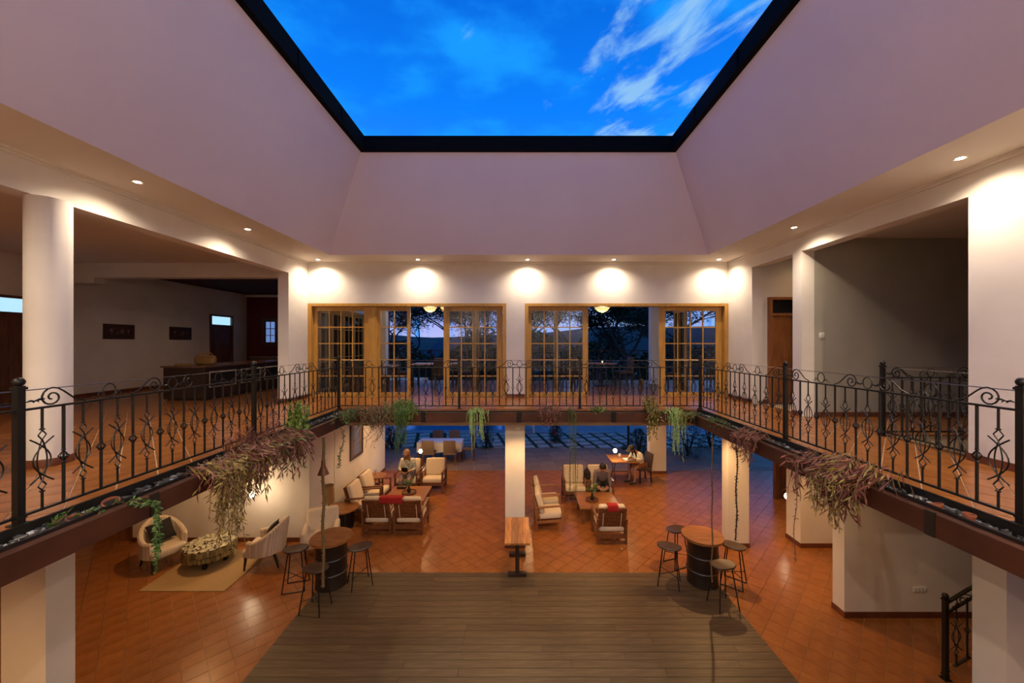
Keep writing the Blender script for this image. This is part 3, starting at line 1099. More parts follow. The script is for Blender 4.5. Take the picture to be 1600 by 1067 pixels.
# terrace railing
tr = thing('terrace_railing', 'plain black railing along the outer edge of the terrace', 'railing', (-5.4, 14.3, 0))
MB().bar((0, 0, 1.12), (14.6, 0, 1.12), .05, .03).build('top_bar', M['iron'], tr, False)
MB().bar((0, 0, .12), (14.6, 0, .12), .03, .03).build('bottom_bar', M['iron'], tr, False)
bme = MB().bar((0, 0, .12), (0, 0, 1.12), .014).mesh('baluster', M['iron'], False)
pme = MB().bar((0, 0, 0), (0, 0, 1.15), .05).mesh('post', M['iron'], False)
for i in range(98):
    put('post' if i % 14 == 0 else 'baluster', pme if i % 14 == 0 else bme, tr, (i * .15, 0, 0))

# ================================================================== LIGHTS
def spot(parent, loc, W, col, size=115, blend=1.0, rad=.03, aim=(0, 0, -1)):
    d = bpy.data.lights.new('spot_light', 'SPOT')
    d.energy = W
    d.color = col
    d.spot_size = R(size)
    d.spot_blend = blend
    d.shadow_soft_size = rad
    o = bpy.data.objects.new('spot_light', d)
    COL.objects.link(o)
    o.parent = parent
    o.location = loc
    o.rotation_euler = Vector(aim).to_track_quat('-Z', 'Y').to_euler()
    return o
dl_ring = MB().lathe([(.038, 0), (.055, -.006), (.058, 0), (.058, .004), (.038, .004)], (0, 0, 0), 20).mesh('ring', M['switch'])
dl_disc = MB().disc((0, 0, -.003), .036, .006, 16, bev=.001).mesh('lamp', M['dlight'])
def downlight(x, y, z, lab, W, col, size, group=None, rad=.03, blend=1.0):
    t = thing('ceiling_downlight', lab, 'downlight', (x, y, z), 0, group)
    put('ring', dl_ring, t)
    put('lamp', dl_disc, t)
    spot(t, (0, 0, -.02), W, col, size, blend, rad=rad)
    return t
ups = [(-4.92, 4.91, 'recessed downlight in the left soffit, nearest the round column'), (-4.95, 6.95, 'recessed downlight in the middle of the left soffit'),
       (-5.0, 9.48, 'recessed downlight in the far left corner of the soffit'), (-2.52, 9.48, 'recessed downlight above the left french doors near their open gap'),
       (.21, 9.48, 'recessed downlight above the white pier between the french doors'), (2.36, 9.48, 'recessed downlight above the open gap of the right french doors'),
       (4.96, 9.45, 'recessed downlight in the far right corner of the soffit'), (4.94, 6.84, 'recessed downlight in the right soffit above the stairwell opening'),
       (4.96, 4.28, 'recessed downlight in the right soffit nearest the camera')]
for x, y, l in ups:
    downlight(x, y, ZC - .004, l, DOWN_UP, WARM, 150)
for x, y in ((4.96, 1.7), (-4.95, 1.2), (-2.5, -.95), (0, -.95), (2.5, -.95)):
    downlight(x, y, ZC - .004, 'recessed downlight in the soffit over the near gallery', DOWN_UP * 2.1, WARM, 168, 'downlights over the near gallery', blend=.35)
gds = [(-6.5, 7.85, .75), (4.1, 8.1, 1.5), (-.03, 7.85, .7), (-3.2, 12.4, 1.0), (3.5, 12.75, 1.2), (2.1, 10.5, .55), (-3.5, 10.5, .5), (-1.4, 9.1, .45), (1.6, 8.9, .5), (-4.35, 11.9, .5),
       (6.7, 7.4, .6), (6.0, 10.6, .8), (-4.6, 5.8, .22), (4.8, 5.6, .25), (.4, 13.45, .7), (-6.0, 13.3, .3), (-4.9, 1.6, 1.3), (4.6, 1.3, .5)]  # entries nearest and farthest in y: added, unseen, to brighten pillar fronts and patio
for x, y, k in gds:
    downlight(x, y, -.355, 'unseen recessed downlight in the ground floor ceiling, from a set with added fill lights', DOWN_GF * k, WARM2, 160 if (y < 2 or y > 13) else 132, 'ground floor ceiling downlights', rad=.02, blend=.7)
for x, y, k in ((-9.6, 4.6, .55), (-8.4, 11.5, .40), (-9.8, 2.0, .2)):  # out-of-view lamps added to brighten the dim hall
    downlight(x, y, 3.395, 'hidden fill light added in the hall ceiling', DOWN_UP * k, WARM2, 150, 'fill lights added in the hall')
downlight(6.4, 8.2, 3.395, 'unseen fill light added in the corridor niche ceiling', DOWN_UP * .12, WARM2, 150)  # added lamp, out of view, lifts the dark corridor door

def pendant(x, y, z, ztop, lab, W=BULB, r=.06):
    t = thing('pendant_bulb', lab, 'lamp', (x, y, z))
    MB().ball((0, 0, 0), r, 12, sz=1.15).build('bulb', M['bulb'], t)
    MB().lathe([(.014, 0), (.02, .01), (.02, .05), (.012, .06)], (0, 0, r * 1.1), 12).build('socket', M['black'], t)
    MB().tube([(0, 0, r * 1.1 + .05), (0, 0, ztop - z)], .003, 5).build('cord', M['black'], t)
    d = bpy.data.lights.new('bulb_light', 'POINT')
    d.energy = W
    d.color = WARM
    d.shadow_soft_size = .05
    o = bpy.data.objects.new('bulb_light', d)
    COL.objects.link(o)
    o.parent = t
    o.location = (0, 0, -r * 1.3 - .06)
    return t
def pxyz(u, v, y):
    return ((u - U0) * y / F, y, 1.4 - (v - V0) * y / F)
for (u, v, y, l) in ((657, 705, 13.0, 'bare glowing bulb hanging behind the woman on the cream chairs'), (961, 704, 12.45, 'bare glowing bulb hanging over the square table'),
                     (393, 773, 8.35, 'bare glowing bulb in front of the pale lounge wall'), (1230, 775, 9.15, 'bare glowing bulb beside the right white pier')):
    X, Y, Z = pxyz(u, v, y)
    pendant(X, Y, Z, -.35, l)

# ================================================================== FURNITURE
def slab_top(mb, w, d, z, th, n):
    for i in range(n):
        a = -w / 2 + w * i / n
        mb.box(a + .001, a + w / n - .001, -d / 2, d / 2, z - th, z)
    return mb

# wooden easy chairs with cream cushions, front = +Y local
def easy_chair(lab, loc, rz, wood='woodb', group=None):
    t = thing('wooden_armchair', lab, 'chair', loc, rz, group)
    W2 = M[wood]
    w, d = .70, .74
    for s in (-1, 1):
        x = s * (w / 2 - .022)
        MB().bar((x, d / 2 - .03, 0), (x, d / 2 - .03, .60), .045, .045).build('leg', W2, t, False)
        MB().bar((x, -d / 2 + .10, 0), (x, -d / 2 + .06, .56), .045, .045).build('leg', W2, t, False)
        MB().cbox((x, .01, .605), (.06, d - .04, .028), 0, R(4)).build('armrest', W2, t, False)
        MB().bar((x, d / 2 - .03, .27), (x, -d / 2 + .06, .22), .03, .06).build('side_rail', W2, t, False)
    MB().bar((-w / 2 + .04, d / 2 - .05, .27), (w / 2 - .04, d / 2 - .05, .27), .03, .07).build('front_rail', W2, t, False)
    MB().bar((-w / 2 + .02, -d / 2 + .08, .20), (w / 2 - .02, -d / 2 + .08, .20), .035, .10).build('rear_rail', W2, t, False)
    MB().bar((-w / 2 + .02, -d / 2 + .10, .05), (w / 2 - .02, -d / 2 + .10, .05), .035, .07).build('floor_rail', W2, t, False)
    # reclined back frame
    a = R(16)
    bk = bpy.data.objects.new('back_frame', None)
    fr = MB()
    ww, hh = w - .06, .62
    fr.box(-ww / 2, -ww / 2 + .06, -.02, .02, 0, hh).box(ww / 2 - .06, ww / 2, -.02, .02, 0, hh).box(-ww / 2 + .06, ww / 2 - .06, -.02, .02, hh - .07, hh).box(-ww / 2 + .06, ww / 2 - .06, -.02, .02, 0, .06)
    bf = fr.build('back_frame', W2, t, False)
    bf.location = (0, -d / 2 + .17, .27)
    bf.rotation_euler = (a, 0, 0)
    for k in range(5):
        z = .115 + k * .095
        MB().box(-ww / 2 + .06, ww / 2 - .06, -.014, .008, z - .040, z + .040).build('slat', W2, bf, False)
    for s in (-1, 1):
        MB().box(s * (ww / 2 - .115) - .008, s * (ww / 2 - .115) + .008, -.022, -.015, .09, .50).build('webbing', M['cream'], bf, False)
    mt = Matrix.Rotation(R(4), 3, 'X')
    MB().rbox((0, .04, .355), (w - .10, .60, .14), .05, mt, 4, .12).build('seat_cushion', M['cream'], t)
    mt = Matrix.Rotation(a, 3, 'X')
    MB().rbox((0, -d / 2 + .16, .66), (w - .10, .13, .52), .05, mt, 4).build('back_cushion', M['cream'], t)
    return t
def copy_chair(src, lab, loc, rz):
    return copy_tree(src, loc, rz, lab)
# left group: two with backs to the camera
ec = easy_chair('wooden armchair with its slatted back to us, left of the pair with red throw', (-3.42, 9.42, G), 0)
copy_chair(ec, 'wooden armchair with its slatted back to us, beside the open floor in the left group', (-2.66, 9.42, G), 0)
copy_chair(ec, 'cream cushioned armchair against the painting wall, nearer the near round side table', (-4.14, 10.12, G), -PI / 2)
copy_chair(ec, 'cream cushioned armchair against the painting wall, next to the far round side table', (-4.14, 10.92, G), -PI / 2)
copy_chair(ec, 'cream armchair under the seated woman beyond the left coffee table', (-3.45, 11.95, G), PI)
copy_chair(ec, 'empty cream armchair right of the seated woman', (-2.68, 12.0, G), PI)
# right group
copy_chair(ec, 'single wooden armchair with its slatted back to us at the right coffee table', (2.12, 8.98, G), 0)
ec2 = easy_chair('light wood armchair in profile right of the central pillar, nearer one', (.72, 9.62, G), -PI / 2, 'woodl')
copy_chair(ec2, 'light wood armchair in profile right of the central pillar, farther one', (.72, 10.36, G), -PI / 2)
copy_chair(ec, 'empty cream armchair beyond the right coffee table behind hanging strands', (1.64, 11.3, G), PI)
copy_chair(ec, 'cream armchair with dark haired person beyond the right coffee table', (2.38, 11.3, G), PI)
# throws
def throw(lab, x, y, w):
    mb = MB()
    mb.rbox((x, y - .005, -2.27), (w, .17, .03), .012, None, 2)
    mb.rbox((x, y - .087, -2.33), (w, .02, .13), .008, None, 2)
    tag(mb.build('red_throw', M['redcl']), lab, 'blanket')
throw('dark red throw folded over the pair of slatted armchairs', -3.04, 9.10, .56)
throw('bright red throw over the back of the single slatted armchair', 2.12, 8.66, .24)

# coffee tables
def coffee(lab, x0, x1, y0, y1):
    w, d = x1 - x0, y1 - y0
    t = thing('coffee_table', lab, 'table', ((x0 + x1) / 2, (y0 + y1) / 2, G))
    n = 6
    for i in range(n):
        a = -d / 2 + d * i / n
        MB().box(-w / 2, w / 2, a + .001, a + d / n - .001, .405, .445).build('top_plank', M['woodt'], t, False)
    for sx in (-1, 1):
        for sy in (-1, 1):
            MB().box(sx * (w / 2 - .09) - .035, sx * (w / 2 - .09) + .035, sy * (d / 2 - .09) - .035, sy * (d / 2 - .09) + .035, 0, .405).build('leg', M['woodb'], t, False)
    MB().box(-w / 2 + .06, w / 2 - .06, -d / 2 + .06, d / 2 - .06, .34, .404).build('apron', M['woodb'], t, False)
    return t
coffee('square oiled wood coffee table in the left seating group', -3.60, -2.53, 10.0, 11.07)
coffee('square oiled wood coffee table in the right seating group', 1.54, 2.58, 9.6, 10.63)

def leaf_quad(mb, p, d, l, w, n):
    d = d.normalized()
    s = d.cross(n)
    if s.length < 1e-4:
        s = d.orthogonal()
    s.normalize()
    s = s * (w / 2)
    q = p + d * l
    m = p + d * l * .45
    mb.add([tuple(p), tuple(m + s), tuple(q), tuple(m - s)], [(0, 1, 2, 3)])

def tray_plant(lab_t, lab_p, x, y, ztop, s=1.0, tall=.45):
    t = thing('round_tray', lab_t, 'tray', (x, y, ztop))
    MB().disc((0, 0, 0), .17 * s, .02, 24).build('tray_base', M['woodb'], t)
    MB().lathe([(.155 * s, .02), (.17 * s, .02), (.17 * s, .045), (.162 * s, .045), (.155 * s, .022)], (0, 0, 0), 24).build('rim', M['woodb'], t)
    p = thing('vase_plant', lab_p, 'plant', (x, y, ztop + .021))
    MB().lathe([(.03, 0), (.05, .03), (.052, .08), (.03, .13), (.024, .17), (.030, .18)], (0, 0, 0), 16).build('vase', M['black'], p)
    stm, lf = MB(), MB()
    for k in range(9):
        a = random.uniform(0, 2 * PI)
        top = Vector((math.cos(a) * .14, math.sin(a) * .14, .18 + random.uniform(.10, tall * .6)))
        mid = Vector((math.cos(a) * .04, math.sin(a) * .04, .24))
        stm.tube([(0, 0, .12), mid, top], .004, 4)
        for j in range(9):
            d = Vector((random.uniform(-1, 1), random.uniform(-1, 1), random.uniform(-.3, .8)))
            leaf_quad(lf, mid.lerp(top, j / 8), d, .08, .04, Vector((0, 0, 1)))
    stm.build('stems', M['stem'], p)
    lf.build('foliage', M['dgreen'], p, False)
tray_plant('round wooden tray on the left coffee table', 'leafy vase on the tray of the left coffee table', -3.05, 10.55, G + .445, 1.15)
tray_plant('round dark tray on the right coffee table', 'leafy vase on the tray of the right coffee table', 1.93, 10.05, G + .445, 1.0)
# small dark box on left table
bk = MB().rbox((0, 0, .03), (.26, .16, .06), .012, None, 2)
o = bk.build('closed_box', M['ebony'])
o.location = (-3.36, 10.93, G + .446)
tag(o, 'small dark box on the far edge of the left coffee table', 'box')

# round side tables
def side_table(lab, x, y, r, h, dark):
    t = thing('side_table', lab, 'table', (x, y, G))
    MB().disc((0, 0, h - .035), r, .035, 32).build('table_top', M['woodt'], t)
    if dark:
        MB().lathe([(r * .62, 0), (r * .66, .02), (r * .60, h * .5), (r * .66, h - .05), (r * .6, h - .036)], (0, 0, 0), 24).build('drum_base', M['black'], t)
        for k in range(12):
            a = 2 * PI * k / 12
            MB().bar((r * .66 * math.cos(a), r * .66 * math.sin(a), .01), (r * .66 * math.cos(a), r * .66 * math.sin(a), h - .037), .018).build('slat', M['ebony'], t, False)
    else:
        for k in range(4):
            a = PI / 4 + k * PI / 2
            MB().bar((r * .7 * math.cos(a), r * .7 * math.sin(a), 0), (r * .6 * math.cos(a), r * .6 * math.sin(a), h - .036), .04).build('leg', M['woodb'], t, False)
        MB().bar((-r * .45, -r * .45, h * .5), (r * .45, r * .45, h * .5), .02, .04).bar((-r * .45, r * .45, h * .5), (r * .45, -r * .45, h * .5), .02, .04).build('stretcher', M['woodb'], t, False)
    return t
side_table('round side table with golden top by the far painting wall', -4.40, 11.75, .31, .52, False)
side_table('dark drum side table beside the slatted armchairs', -4.42, 9.52, .40, .50, True)
gl = MB().lathe([(.03, 0), (.032, .005), (.004, .01), (.004, .07), (.03, .09), (.035, .14), (.031, .15)], (0, 0, 0), 12)
o = gl.build('wine_glass', M['glass'])
o.location = (-4.46, 11.80, G + .52)
tag(o, 'small stemmed glass on the golden side table', 'glass')

# tall-backed cream armchair and floor lamp behind left barrel
t = thing('upholstered_armchair', 'white upholstered armchair with patterned throw behind the left barrel table', 'chair', (-4.38, 8.42, G), R(200))
MB().rbox((0, 0, .30), (.62, .60, .22), .06, None, 4).build('seat', M['cream'], t)
MB().rbox((0, -.29, .52), (.66, .16, .66), .07, Matrix.Rotation(R(8), 3, 'X'), 4).build('backrest', M['cream'], t)
for s in (-1, 1):
    MB().rbox((s * .31, 0, .40), (.11, .60, .34), .05, None, 4).build('armrest', M['cream'], t)
for sx in (-1, 1):
    for sy in (-1, 1):
        MB().bar((sx * .26, sy * .24, 0), (sx * .26, sy * .24, .2), .04).build('leg', M['woodb'], t, False)
MB().rbox((.18, -.385, .6), (.16, .02, .42), .008, Matrix.Rotation(R(8), 3, 'X'), 2).build('patterned_throw', M['stripe'], t)
t = thing('floor_lamp', 'unlit floor lamp with brown square shade by the white wall', 'lamp', (-4.56, 9.12, G))
MB().disc((0, 0, 0), .14, .02, 24).build('base', M['black'], t)
MB().tube([(0, 0, .02), (0, 0, .9)], .012, 8).build('pole', M['black'], t)
MB().lathe([(.13, .78), (.115, 1.20), (.112, 1.20), (.127, .78)], (0, 0, 0), 28).build('lamp_shade', M['lampsh'], t)

# floor painting
def framed(lab, loc, rz, w, h, mt, cat='painting', fw=.07, mat_inner=None):
    t = thing('framed_painting' if cat == 'painting' else 'framed_print', lab, cat, loc, rz)
    f = MB()
    f.box(-w / 2, -w / 2 + fw, -.035, 0, -h / 2, h / 2).box(w / 2 - fw, w / 2, -.035, 0, -h / 2, h / 2).box(-w / 2 + fw, w / 2 - fw, -.035, 0, h / 2 - fw, h / 2).box(-w / 2 + fw, w / 2 - fw, -.035, 0, -h / 2, -h / 2 + fw)
    f.build('frame', M['frame'], t, False)
    MB().box(-w / 2 + fw, w / 2 - fw, -.018, -.004, -h / 2 + fw, h / 2 - fw).build('canvas', mt, t, False)
    return t
t = framed('large dark framed painting of blue and brown on the white side wall', (-4.86, 11.36, -1.38), PI / 2, .88, 1.22, M['canvas'])
# arch shape painted as a flat inlay
MB().add([(-.17 + .0, -.0195, -.52), (.17, -.0195, -.52)] + [(.17 * math.cos(a), -.0195, .18 + .22 * math.sin(a)) for a in [PI * i / 10 for i in range(11)]], [tuple(range(13))]).build('arch_motif', mat('painted_dusk_blue', (.16, .19, .36), .7), t, False)
# hall prints
for y_, l in ((10.75, 'dark framed print on the hall wall, nearer the round column'), (12.7, 'dark framed print on the hall wall, nearer the panelled door')):
    t = framed(l, (XH, y_, 1.72), PI / 2, .82 if y_ < 11 else .80, .42, M['frame'], 'print', fw=.10)
    for k in range(4):
        MB().box(-.28 + k * .145, -.28 + k * .145 + .11, -.024, -.018, -.07, .08).build('image_panel', M['paint2'], t, False)
# switch plates
def switch_plate(lab, loc, rz, w=.10, h=.10, n=1):
    t = thing('light_switch', lab, 'switch', loc, rz)
    MB().rbox((0, -.006, 0), (w, .014, h), .006, None, 2).build('plate', M['switch'], t)
    for k in range(n):
        x = -w / 2 + w * (k + .5) / n
        MB().cbox((x, -.015, 0), (w / n * .6, .006, h * .6), 0, R(4)).build('rocker', M['switch'], t, False)
switch_plate('white light switch on the grey stairwell wall', (5.76, 7.25, 1.55), 0)
switch_plate('pale wide switch plate on the lower stair wall', (pxyz(1438, 921, 6.37)[0], 6.38, pxyz(1438, 921, 6.37)[2]), 0, .22, .09, 4)
switch_plate('small switch on the hall wall between the two prints', (XH, 11.75, 1.35), PI / 2, .09, .09)

# ---- left lounge with tub chairs
r_ = MB().box(-7.05, -5.46, 7.05, 8.45, G, G + .012)
tag(r_.build('jute_rug', M['jute'], None, False), 'flat jute rug under the mosaic table', 'rug')
def tub_chair(lab, loc, rz, arm_in=0):
    t = thing('tub_armchair', lab, 'chair', loc, rz)
    # wrapped shell: angle around the back, front = +Y
    mb = MB()
    n = 20
    prof = []
    for i in range(n + 1):
        th = R(-128) + R(256) * i / n
        a = th - PI / 2
        f = math.cos(th * .62)
        h = .50 + .36 * max(0, f) ** 1.6 if abs(th) < R(100) else .50
        h = .60 + .32 * (max(0.0, math.cos(th * .85)) ** 1.7)
        rx, ry = .33, .33
        cx, cy = rx * math.cos(a), ry * math.sin(a) + .02
        lean = .07 * max(0, math.cos(th))
        prof.append((cx, cy, h, math.cos(a), math.sin(a), lean))
    vs, fs = [], []
    for (cx, cy, h, nx, ny, le) in prof:
        tk = .045
        for (k, zz, off) in ((0, .29, -tk), (1, h - .03, -tk - 0), (2, h, -tk * .4), (3, h, tk * .4 + .0), (4, h - .03, tk), (5, .29, tk)):
            o = off + le * (zz - .26) / .6
            vs.append((cx + nx * o, cy + ny * o, zz))
    for i in range(n):
        for k in range(6):
            a, b = i * 6 + k, i * 6 + (k + 1) % 6
            fs.append((a, b, b + 6, a + 6))
    fs.append((5, 4, 3, 2, 1, 0))
    fs.append(tuple(n * 6 + k for k in range(6)))
    mb.add(vs, fs)
    mb.build('shell', M['stripe'], t)
    MB().rbox((0, .04, .345), (.58, .58, .17), .05, None, 4, .1).build('seat', M['stripe'], t)
    for sx in (-1, 1):
        MB().tube([(sx * .26, .29, 0), (sx * .25, .26, .31)], [.017, .033], 8).build('leg', M['black'], t)
        MB().tube([(sx * .25, -.34, 0), (sx * .22, -.24, .31)], [.017, .033], 8).build('leg', M['black'], t)
    return t
tub_chair('striped beige tub chair with dark cushion, left of the mosaic table', (-7.40, 7.92, G), R(-118))
tub_chair('striped beige tub chair in profile, between mosaic table and bar stools', (-5.30, 7.98, G), R(100))
def pillow(lab, loc, rz, s, tilt, ry=0):
    mb = MB()
    mt = Matrix.Rotation(rz, 3, 'Z') @ Matrix.Rotation(tilt, 3, 'X') @ Matrix.Rotation(ry, 3, 'Y')
    n = 8
    vs, fs = [], []
    for sd in (1, -1):
        for i in range(n + 1):
            for j in range(n + 1):
                a, b = 2 * i / n - 1, 2 * j / n - 1
                pf = (1 - a ** 4) * (1 - b ** 4)
                pinch = 1 - .08 * (a * a * (1 - b * b) + 0) 
                p = mt @ Vector((a * s / 2 * (1 - .06 * (1 - b * b)), sd * (.065 * pf + .004), b * s / 2 * (1 - .06 * (1 - a * a))))
                vs.append((p[0] + loc[0], p[1] + loc[1], p[2] + loc[2]))
    m_ = (n + 1) ** 2
    for i in range(n):
        for j in range(n):
            a = i * (n + 1) + j
            fs.append((a, a + 1, a + n + 2, a + n + 1))
            fs.append((m_ + a + n + 1, m_ + a + n + 2, m_ + a + 1, m_ + a))
    rim = [i * (n + 1) for i in range(n + 1)] + [n * (n + 1) + j for j in range(1, n + 1)] + [i * (n + 1) + n for i in range(n - 1, -1, -1)] + [j for j in range(n - 1, 0, -1)]
    for i in range(len(rim)):
        a, b = rim[i], rim[(i + 1) % len(rim)]
        fs.append((a, b, b + m_, a + m_))
    mb.add(vs, fs)
    tag(mb.build('throw_pillow', M['charcoal']), lab, 'cushion')
pillow('dark charcoal cushion on the left tub chair', (-7.50, 7.98, G + .66), R(-118), .42, R(20), R(8))
pillow('dark charcoal cushion on the tub chair in profile', (-5.19, 8.0, G + .65), R(100), .38, R(20))
# mosaic drum table
t = thing('mosaic_table', 'round drum table clad in pale stone mosaic on the jute rug', 'table', (-6.47, 7.98, G + .012))
MB().lathe([(.40, .18), (.445, .20), (.445, .40), (.40, .415)], (0, 0, 0), 40).build('drum', M['ebony'], t)
for k in range(4):
    a = R(20) + k * PI / 2
    MB().bar((.27 * math.cos(a), .27 * math.sin(a), 0), (.27 * math.cos(a), .27 * math.sin(a), .2), .06).build('leg', M['black'], t, False)
mo = MB()
for _ in range(420):
    a, rr = random.uniform(0, 2 * PI), .43 * math.sqrt(random.random())
    n = 5
    s = random.uniform(.018, .036)
    o0 = random.uniform(0, PI)
    mo.prism([(rr * math.cos(a) + s * math.cos(o0 + 2 * PI * i / n) * random.uniform(.7, 1.2), rr * math.sin(a) + s * math.sin(o0 + 2 * PI * i / n) * random.uniform(.7, 1.2)) for i in range(n)], .412, .42 + random.uniform(0, .006))
mo.build('top_mosaic', M['shell'], t, False)['kind'] = 'stuff'
md = MB()
for k in range(84):
    a = 2 * PI * k / 84
    for (za, zb) in ((.19, .29), (.295, .405)):
        j = random.uniform(-.012, .012)
        md.cbox((.452 * math.cos(a), .452 * math.sin(a), (za + zb) / 2 + j), (.016 + random.uniform(0, .01), .028, zb - za - .01), a)
md.build('side_mosaic', M['moss'], t, False)['kind'] = 'stuff'

# ---- barrel tables and stools
def barrel(lab, x, y):
    t = thing('barrel_table', lab, 'table', (x, y, G))
    pr = [(.27, 0), (.285, .01), (.285, .03)]
    for z in (.28, .32, .56, .60):
        pass
    pr += [(.275, .05), (.275, .27), (.288, .285), (.275, .30), (.275, .55), (.288, .565), (.275, .58), (.275, .80), (.285, .83), (.285, .86), (.27, .87)]
    MB().lathe(pr, (0, 0, 0), 40).build('drum', M['drum'], t)
    for z in (.285, .565):
        pts = [(.289 * math.cos(2 * PI * i / 32), .289 * math.sin(2 * PI * i / 32), z) for i in range(33)]
        MB().tube(pts, .004, 5, False).build('hoop', M['wire'], t)
    # plank top
    rr, n = .375, 5
    for i in range(n):
        a, b = -rr + 2 * rr * i / n + .001, -rr + 2 * rr * (i + 1) / n - .001
        xs = [a + (b - a) * k / 8 for k in range(9)]
        up = [(q, math.sqrt(max(0, rr * rr - q * q))) for q in xs]
        poly = [(q, -w_) for q, w_ in up] + [(q, w_) for q, w_ in reversed(up)]
        pl = []
        for p_ in poly:
            if not pl or (Vector(p_) - Vector(pl[-1])).length > 1e-4:
                pl.append(p_)
        if (Vector(pl[0]) - Vector(pl[-1])).length < 1e-4:
            pl.pop()
        MB().prism([(p_[1], -p_[0]) for p_ in pl], .87, .915).build('top_plank', M['woodt'], t, False)
    return t
barrel('oil drum bar table with round wood top, right side by the yellow lit pillar', 3.53, 7.33)
barrel('oil drum bar table with round wood top, left side behind the hanging vine', -3.58, 7.27)
def stool(lab, x, y, rz, group=None):
    t = thing('bar_stool', lab, 'stool', (x, y, G), rz, group)
    mb = MB()
    # bean shaped saddle seat
    n = 28
    def rim(r, z):
        out = []
        for k in range(n):
            a = 2 * PI * k / n
            rr = r * (1 - .16 * math.exp(-((a - PI * 1.5) / .55) ** 2))
            out.append((rr * 1.18 * math.cos(a), rr * .88 * math.sin(a), z + .018 * (math.cos(a) ** 2) * (r / .19)))
        return out
    vs = []
    for r, z in ((.155, .70), (.185, .708), (.19, .725), (.18, .738), (.12, .732), (.05, .728)):
        vs += rim(r, z)
    fs = []
    for i in range(5):
        for k in range(n):
            a, b = i * n + k, i * n + (k + 1) % n
            fs.append((a, b, b + n, a + n))
    fs.append(tuple(range(n - 1, -1, -1)))
    fs.append(tuple(5 * n + k for k in range(n)))
    mb.add(vs, fs)
    mb.build('seat', M['stoolw'], t)
    ft = []
    for sx, sy in ((-1, -1), (1, -1), (1, 1), (-1, 1)):
        a, b = (sx * .11, sy * .085, .705), (sx * .19, sy * .17, .008)
        MB().tube([a, b], .0105, 6).build('leg', M['iron'], t)
        ft.append((a, b))
    MB().tube([ft[0][1], ft[1][1]], .0105, 6).tube([ft[2][1], ft[3][1]], .0105, 6).build('floor_bar', M['iron'], t)
    q = [Vector(a).lerp(Vector(b), .68) for a, b in ft]
    MB().tube([q[0], q[2]], .007, 6).tube([q[1], q[3]], .007, 6).build('cross_brace', M['iron'], t)
    return t
st0 = stool('dark saddle bar stool behind the right barrel table, farthest of its four', 3.27, 7.92, R(20))
for l, x, y, a in (('dark saddle bar stool left of the right barrel table, on the deck edge', 2.86, 7.26, R(-25)),
                   ('brown topped bar stool right of the right barrel table', 4.10, 7.28, R(-40)),
                   ('dark bar stool in front of the right barrel table, nearest the camera', 3.56, 6.65, R(10)),
                   ('dark saddle bar stool left of the left barrel table, on the tiles', -4.20, 7.17, R(15)),
                   ('dark saddle bar stool right of the left barrel table, on the deck', -3.02, 7.24, R(35)),
                   ('dark bar stool in front of the left barrel table, nearest the camera', -3.50, 6.55, R(-8))):
    copy_tree(st0, (x, y, G), a, l)

# ---- high narrow table before the central pillar
t = thing('console_table', 'narrow oiled wood table in front of the central white pillar', 'table', (-.035, 7.87, G))
for k in range(4):
    a = -.245 + k * .1225
    MB().box(a + .001, a + .1215, -.55, .55, .71, .75).build('top_plank', mat('long_table_plank', (.42, .19, .06), .26, col2=(.26, .10, .03), nscale=3, stretch=(9, 1, 9), rand=.25), t, False)
for sy in (-1, 1):
    y_ = sy * .36
    MB().box(-.16, .16, y_ - .04, y_ + .04, .64, .709).build('crosspiece', M['ebony'], t, False)
    MB().box(-.04, .04, y_ - .035, y_ + .035, .06, .64).build('post', M['ebony'], t, False)
    MB().box(-.18, .18, y_ - .05, y_ + .05, 0.018, .075).build('foot', M['ebony'], t, False)
MB().box(-.025, .025, -.36, .36, .22, .29).build('stretcher', M['ebony'], t, False)

# ---- square iron legged table (right far)
def iron_table(lab, x0, x1, y0, y1, z=G, h=.75, mt='woodt'):
    w, d = x1 - x0, y1 - y0
    t = thing('iron_leg_table', lab, 'table', ((x0 + x1) / 2, (y0 + y1) / 2, z))
    n = 5
    for k in range(n):
        a = -d / 2 + d * k / n
        MB().box(-w / 2, w / 2, a + .001, a + d / n - .001, h - .035, h).build('top_plank', M[mt], t, False)
    for s in (-1, 1):
        x = s * w * .32
        for q in (-1, 1):
            MB().tube([(x, q * d * .28, h - .036), (x, q * d * .10, h * .5), (x, q * d * .36, 0)], .013, 6).build('leg', M['iron'], t)
        MB().tube([(x, -d * .13, h * .42), (x, d * .13, h * .42)], .01, 6).build('leg_brace', M['iron'], t)
    MB().tube([(-w * .32, 0, h * .42), (w * .32, 0, h * .42)], .01, 6).build('stretcher', M['iron'], t)
    return t
iron_table('square wood table on iron legs under the right hanging bulb', 3.0, 3.85, 12.3, 13.15)
mg = MB().lathe([(.035, 0), (.04, .01), (.04, .085), (.036, .09), (.034, .02), (.01, .015)], (0, 0, 0), 16).tube([(.038, 0, .07), (.06, 0, .06), (.06, 0, .03), (.038, 0, .02)], .005, 5)
o = mg.build('mug', M['switch'])
o.location = (3.42, 12.95, G + .75)
tag(o, 'white mug on the square iron legged table', 'cup')

def dining_chair(lab, loc, rz, mt, wood='woodb', group=None):
    t = thing('dining_chair', lab, 'chair', loc, rz, group)
    MB().rbox((0, 0, .44), (.48, .46, .09), .03, None, 3).build('seat', M[mt], t)
    MB().rbox((0, -.23, .70), (.46, .07, .50), .03, Matrix.Rotation(R(8), 3, 'X'), 3).build('backrest', M[mt], t)
    for sx in (-1, 1):
        for sy in (-1, 1):
            MB().bar((sx * .20, sy * .19 - (.03 if sy < 0 else 0), 0), (sx * .19, sy * .18, .41), .035).build('leg', M[wood], t, False)
    return t
dc = dining_chair('woven grey chair under the reader at the square table', (4.12, 12.72, G), R(100), 'dchair', 'iron')

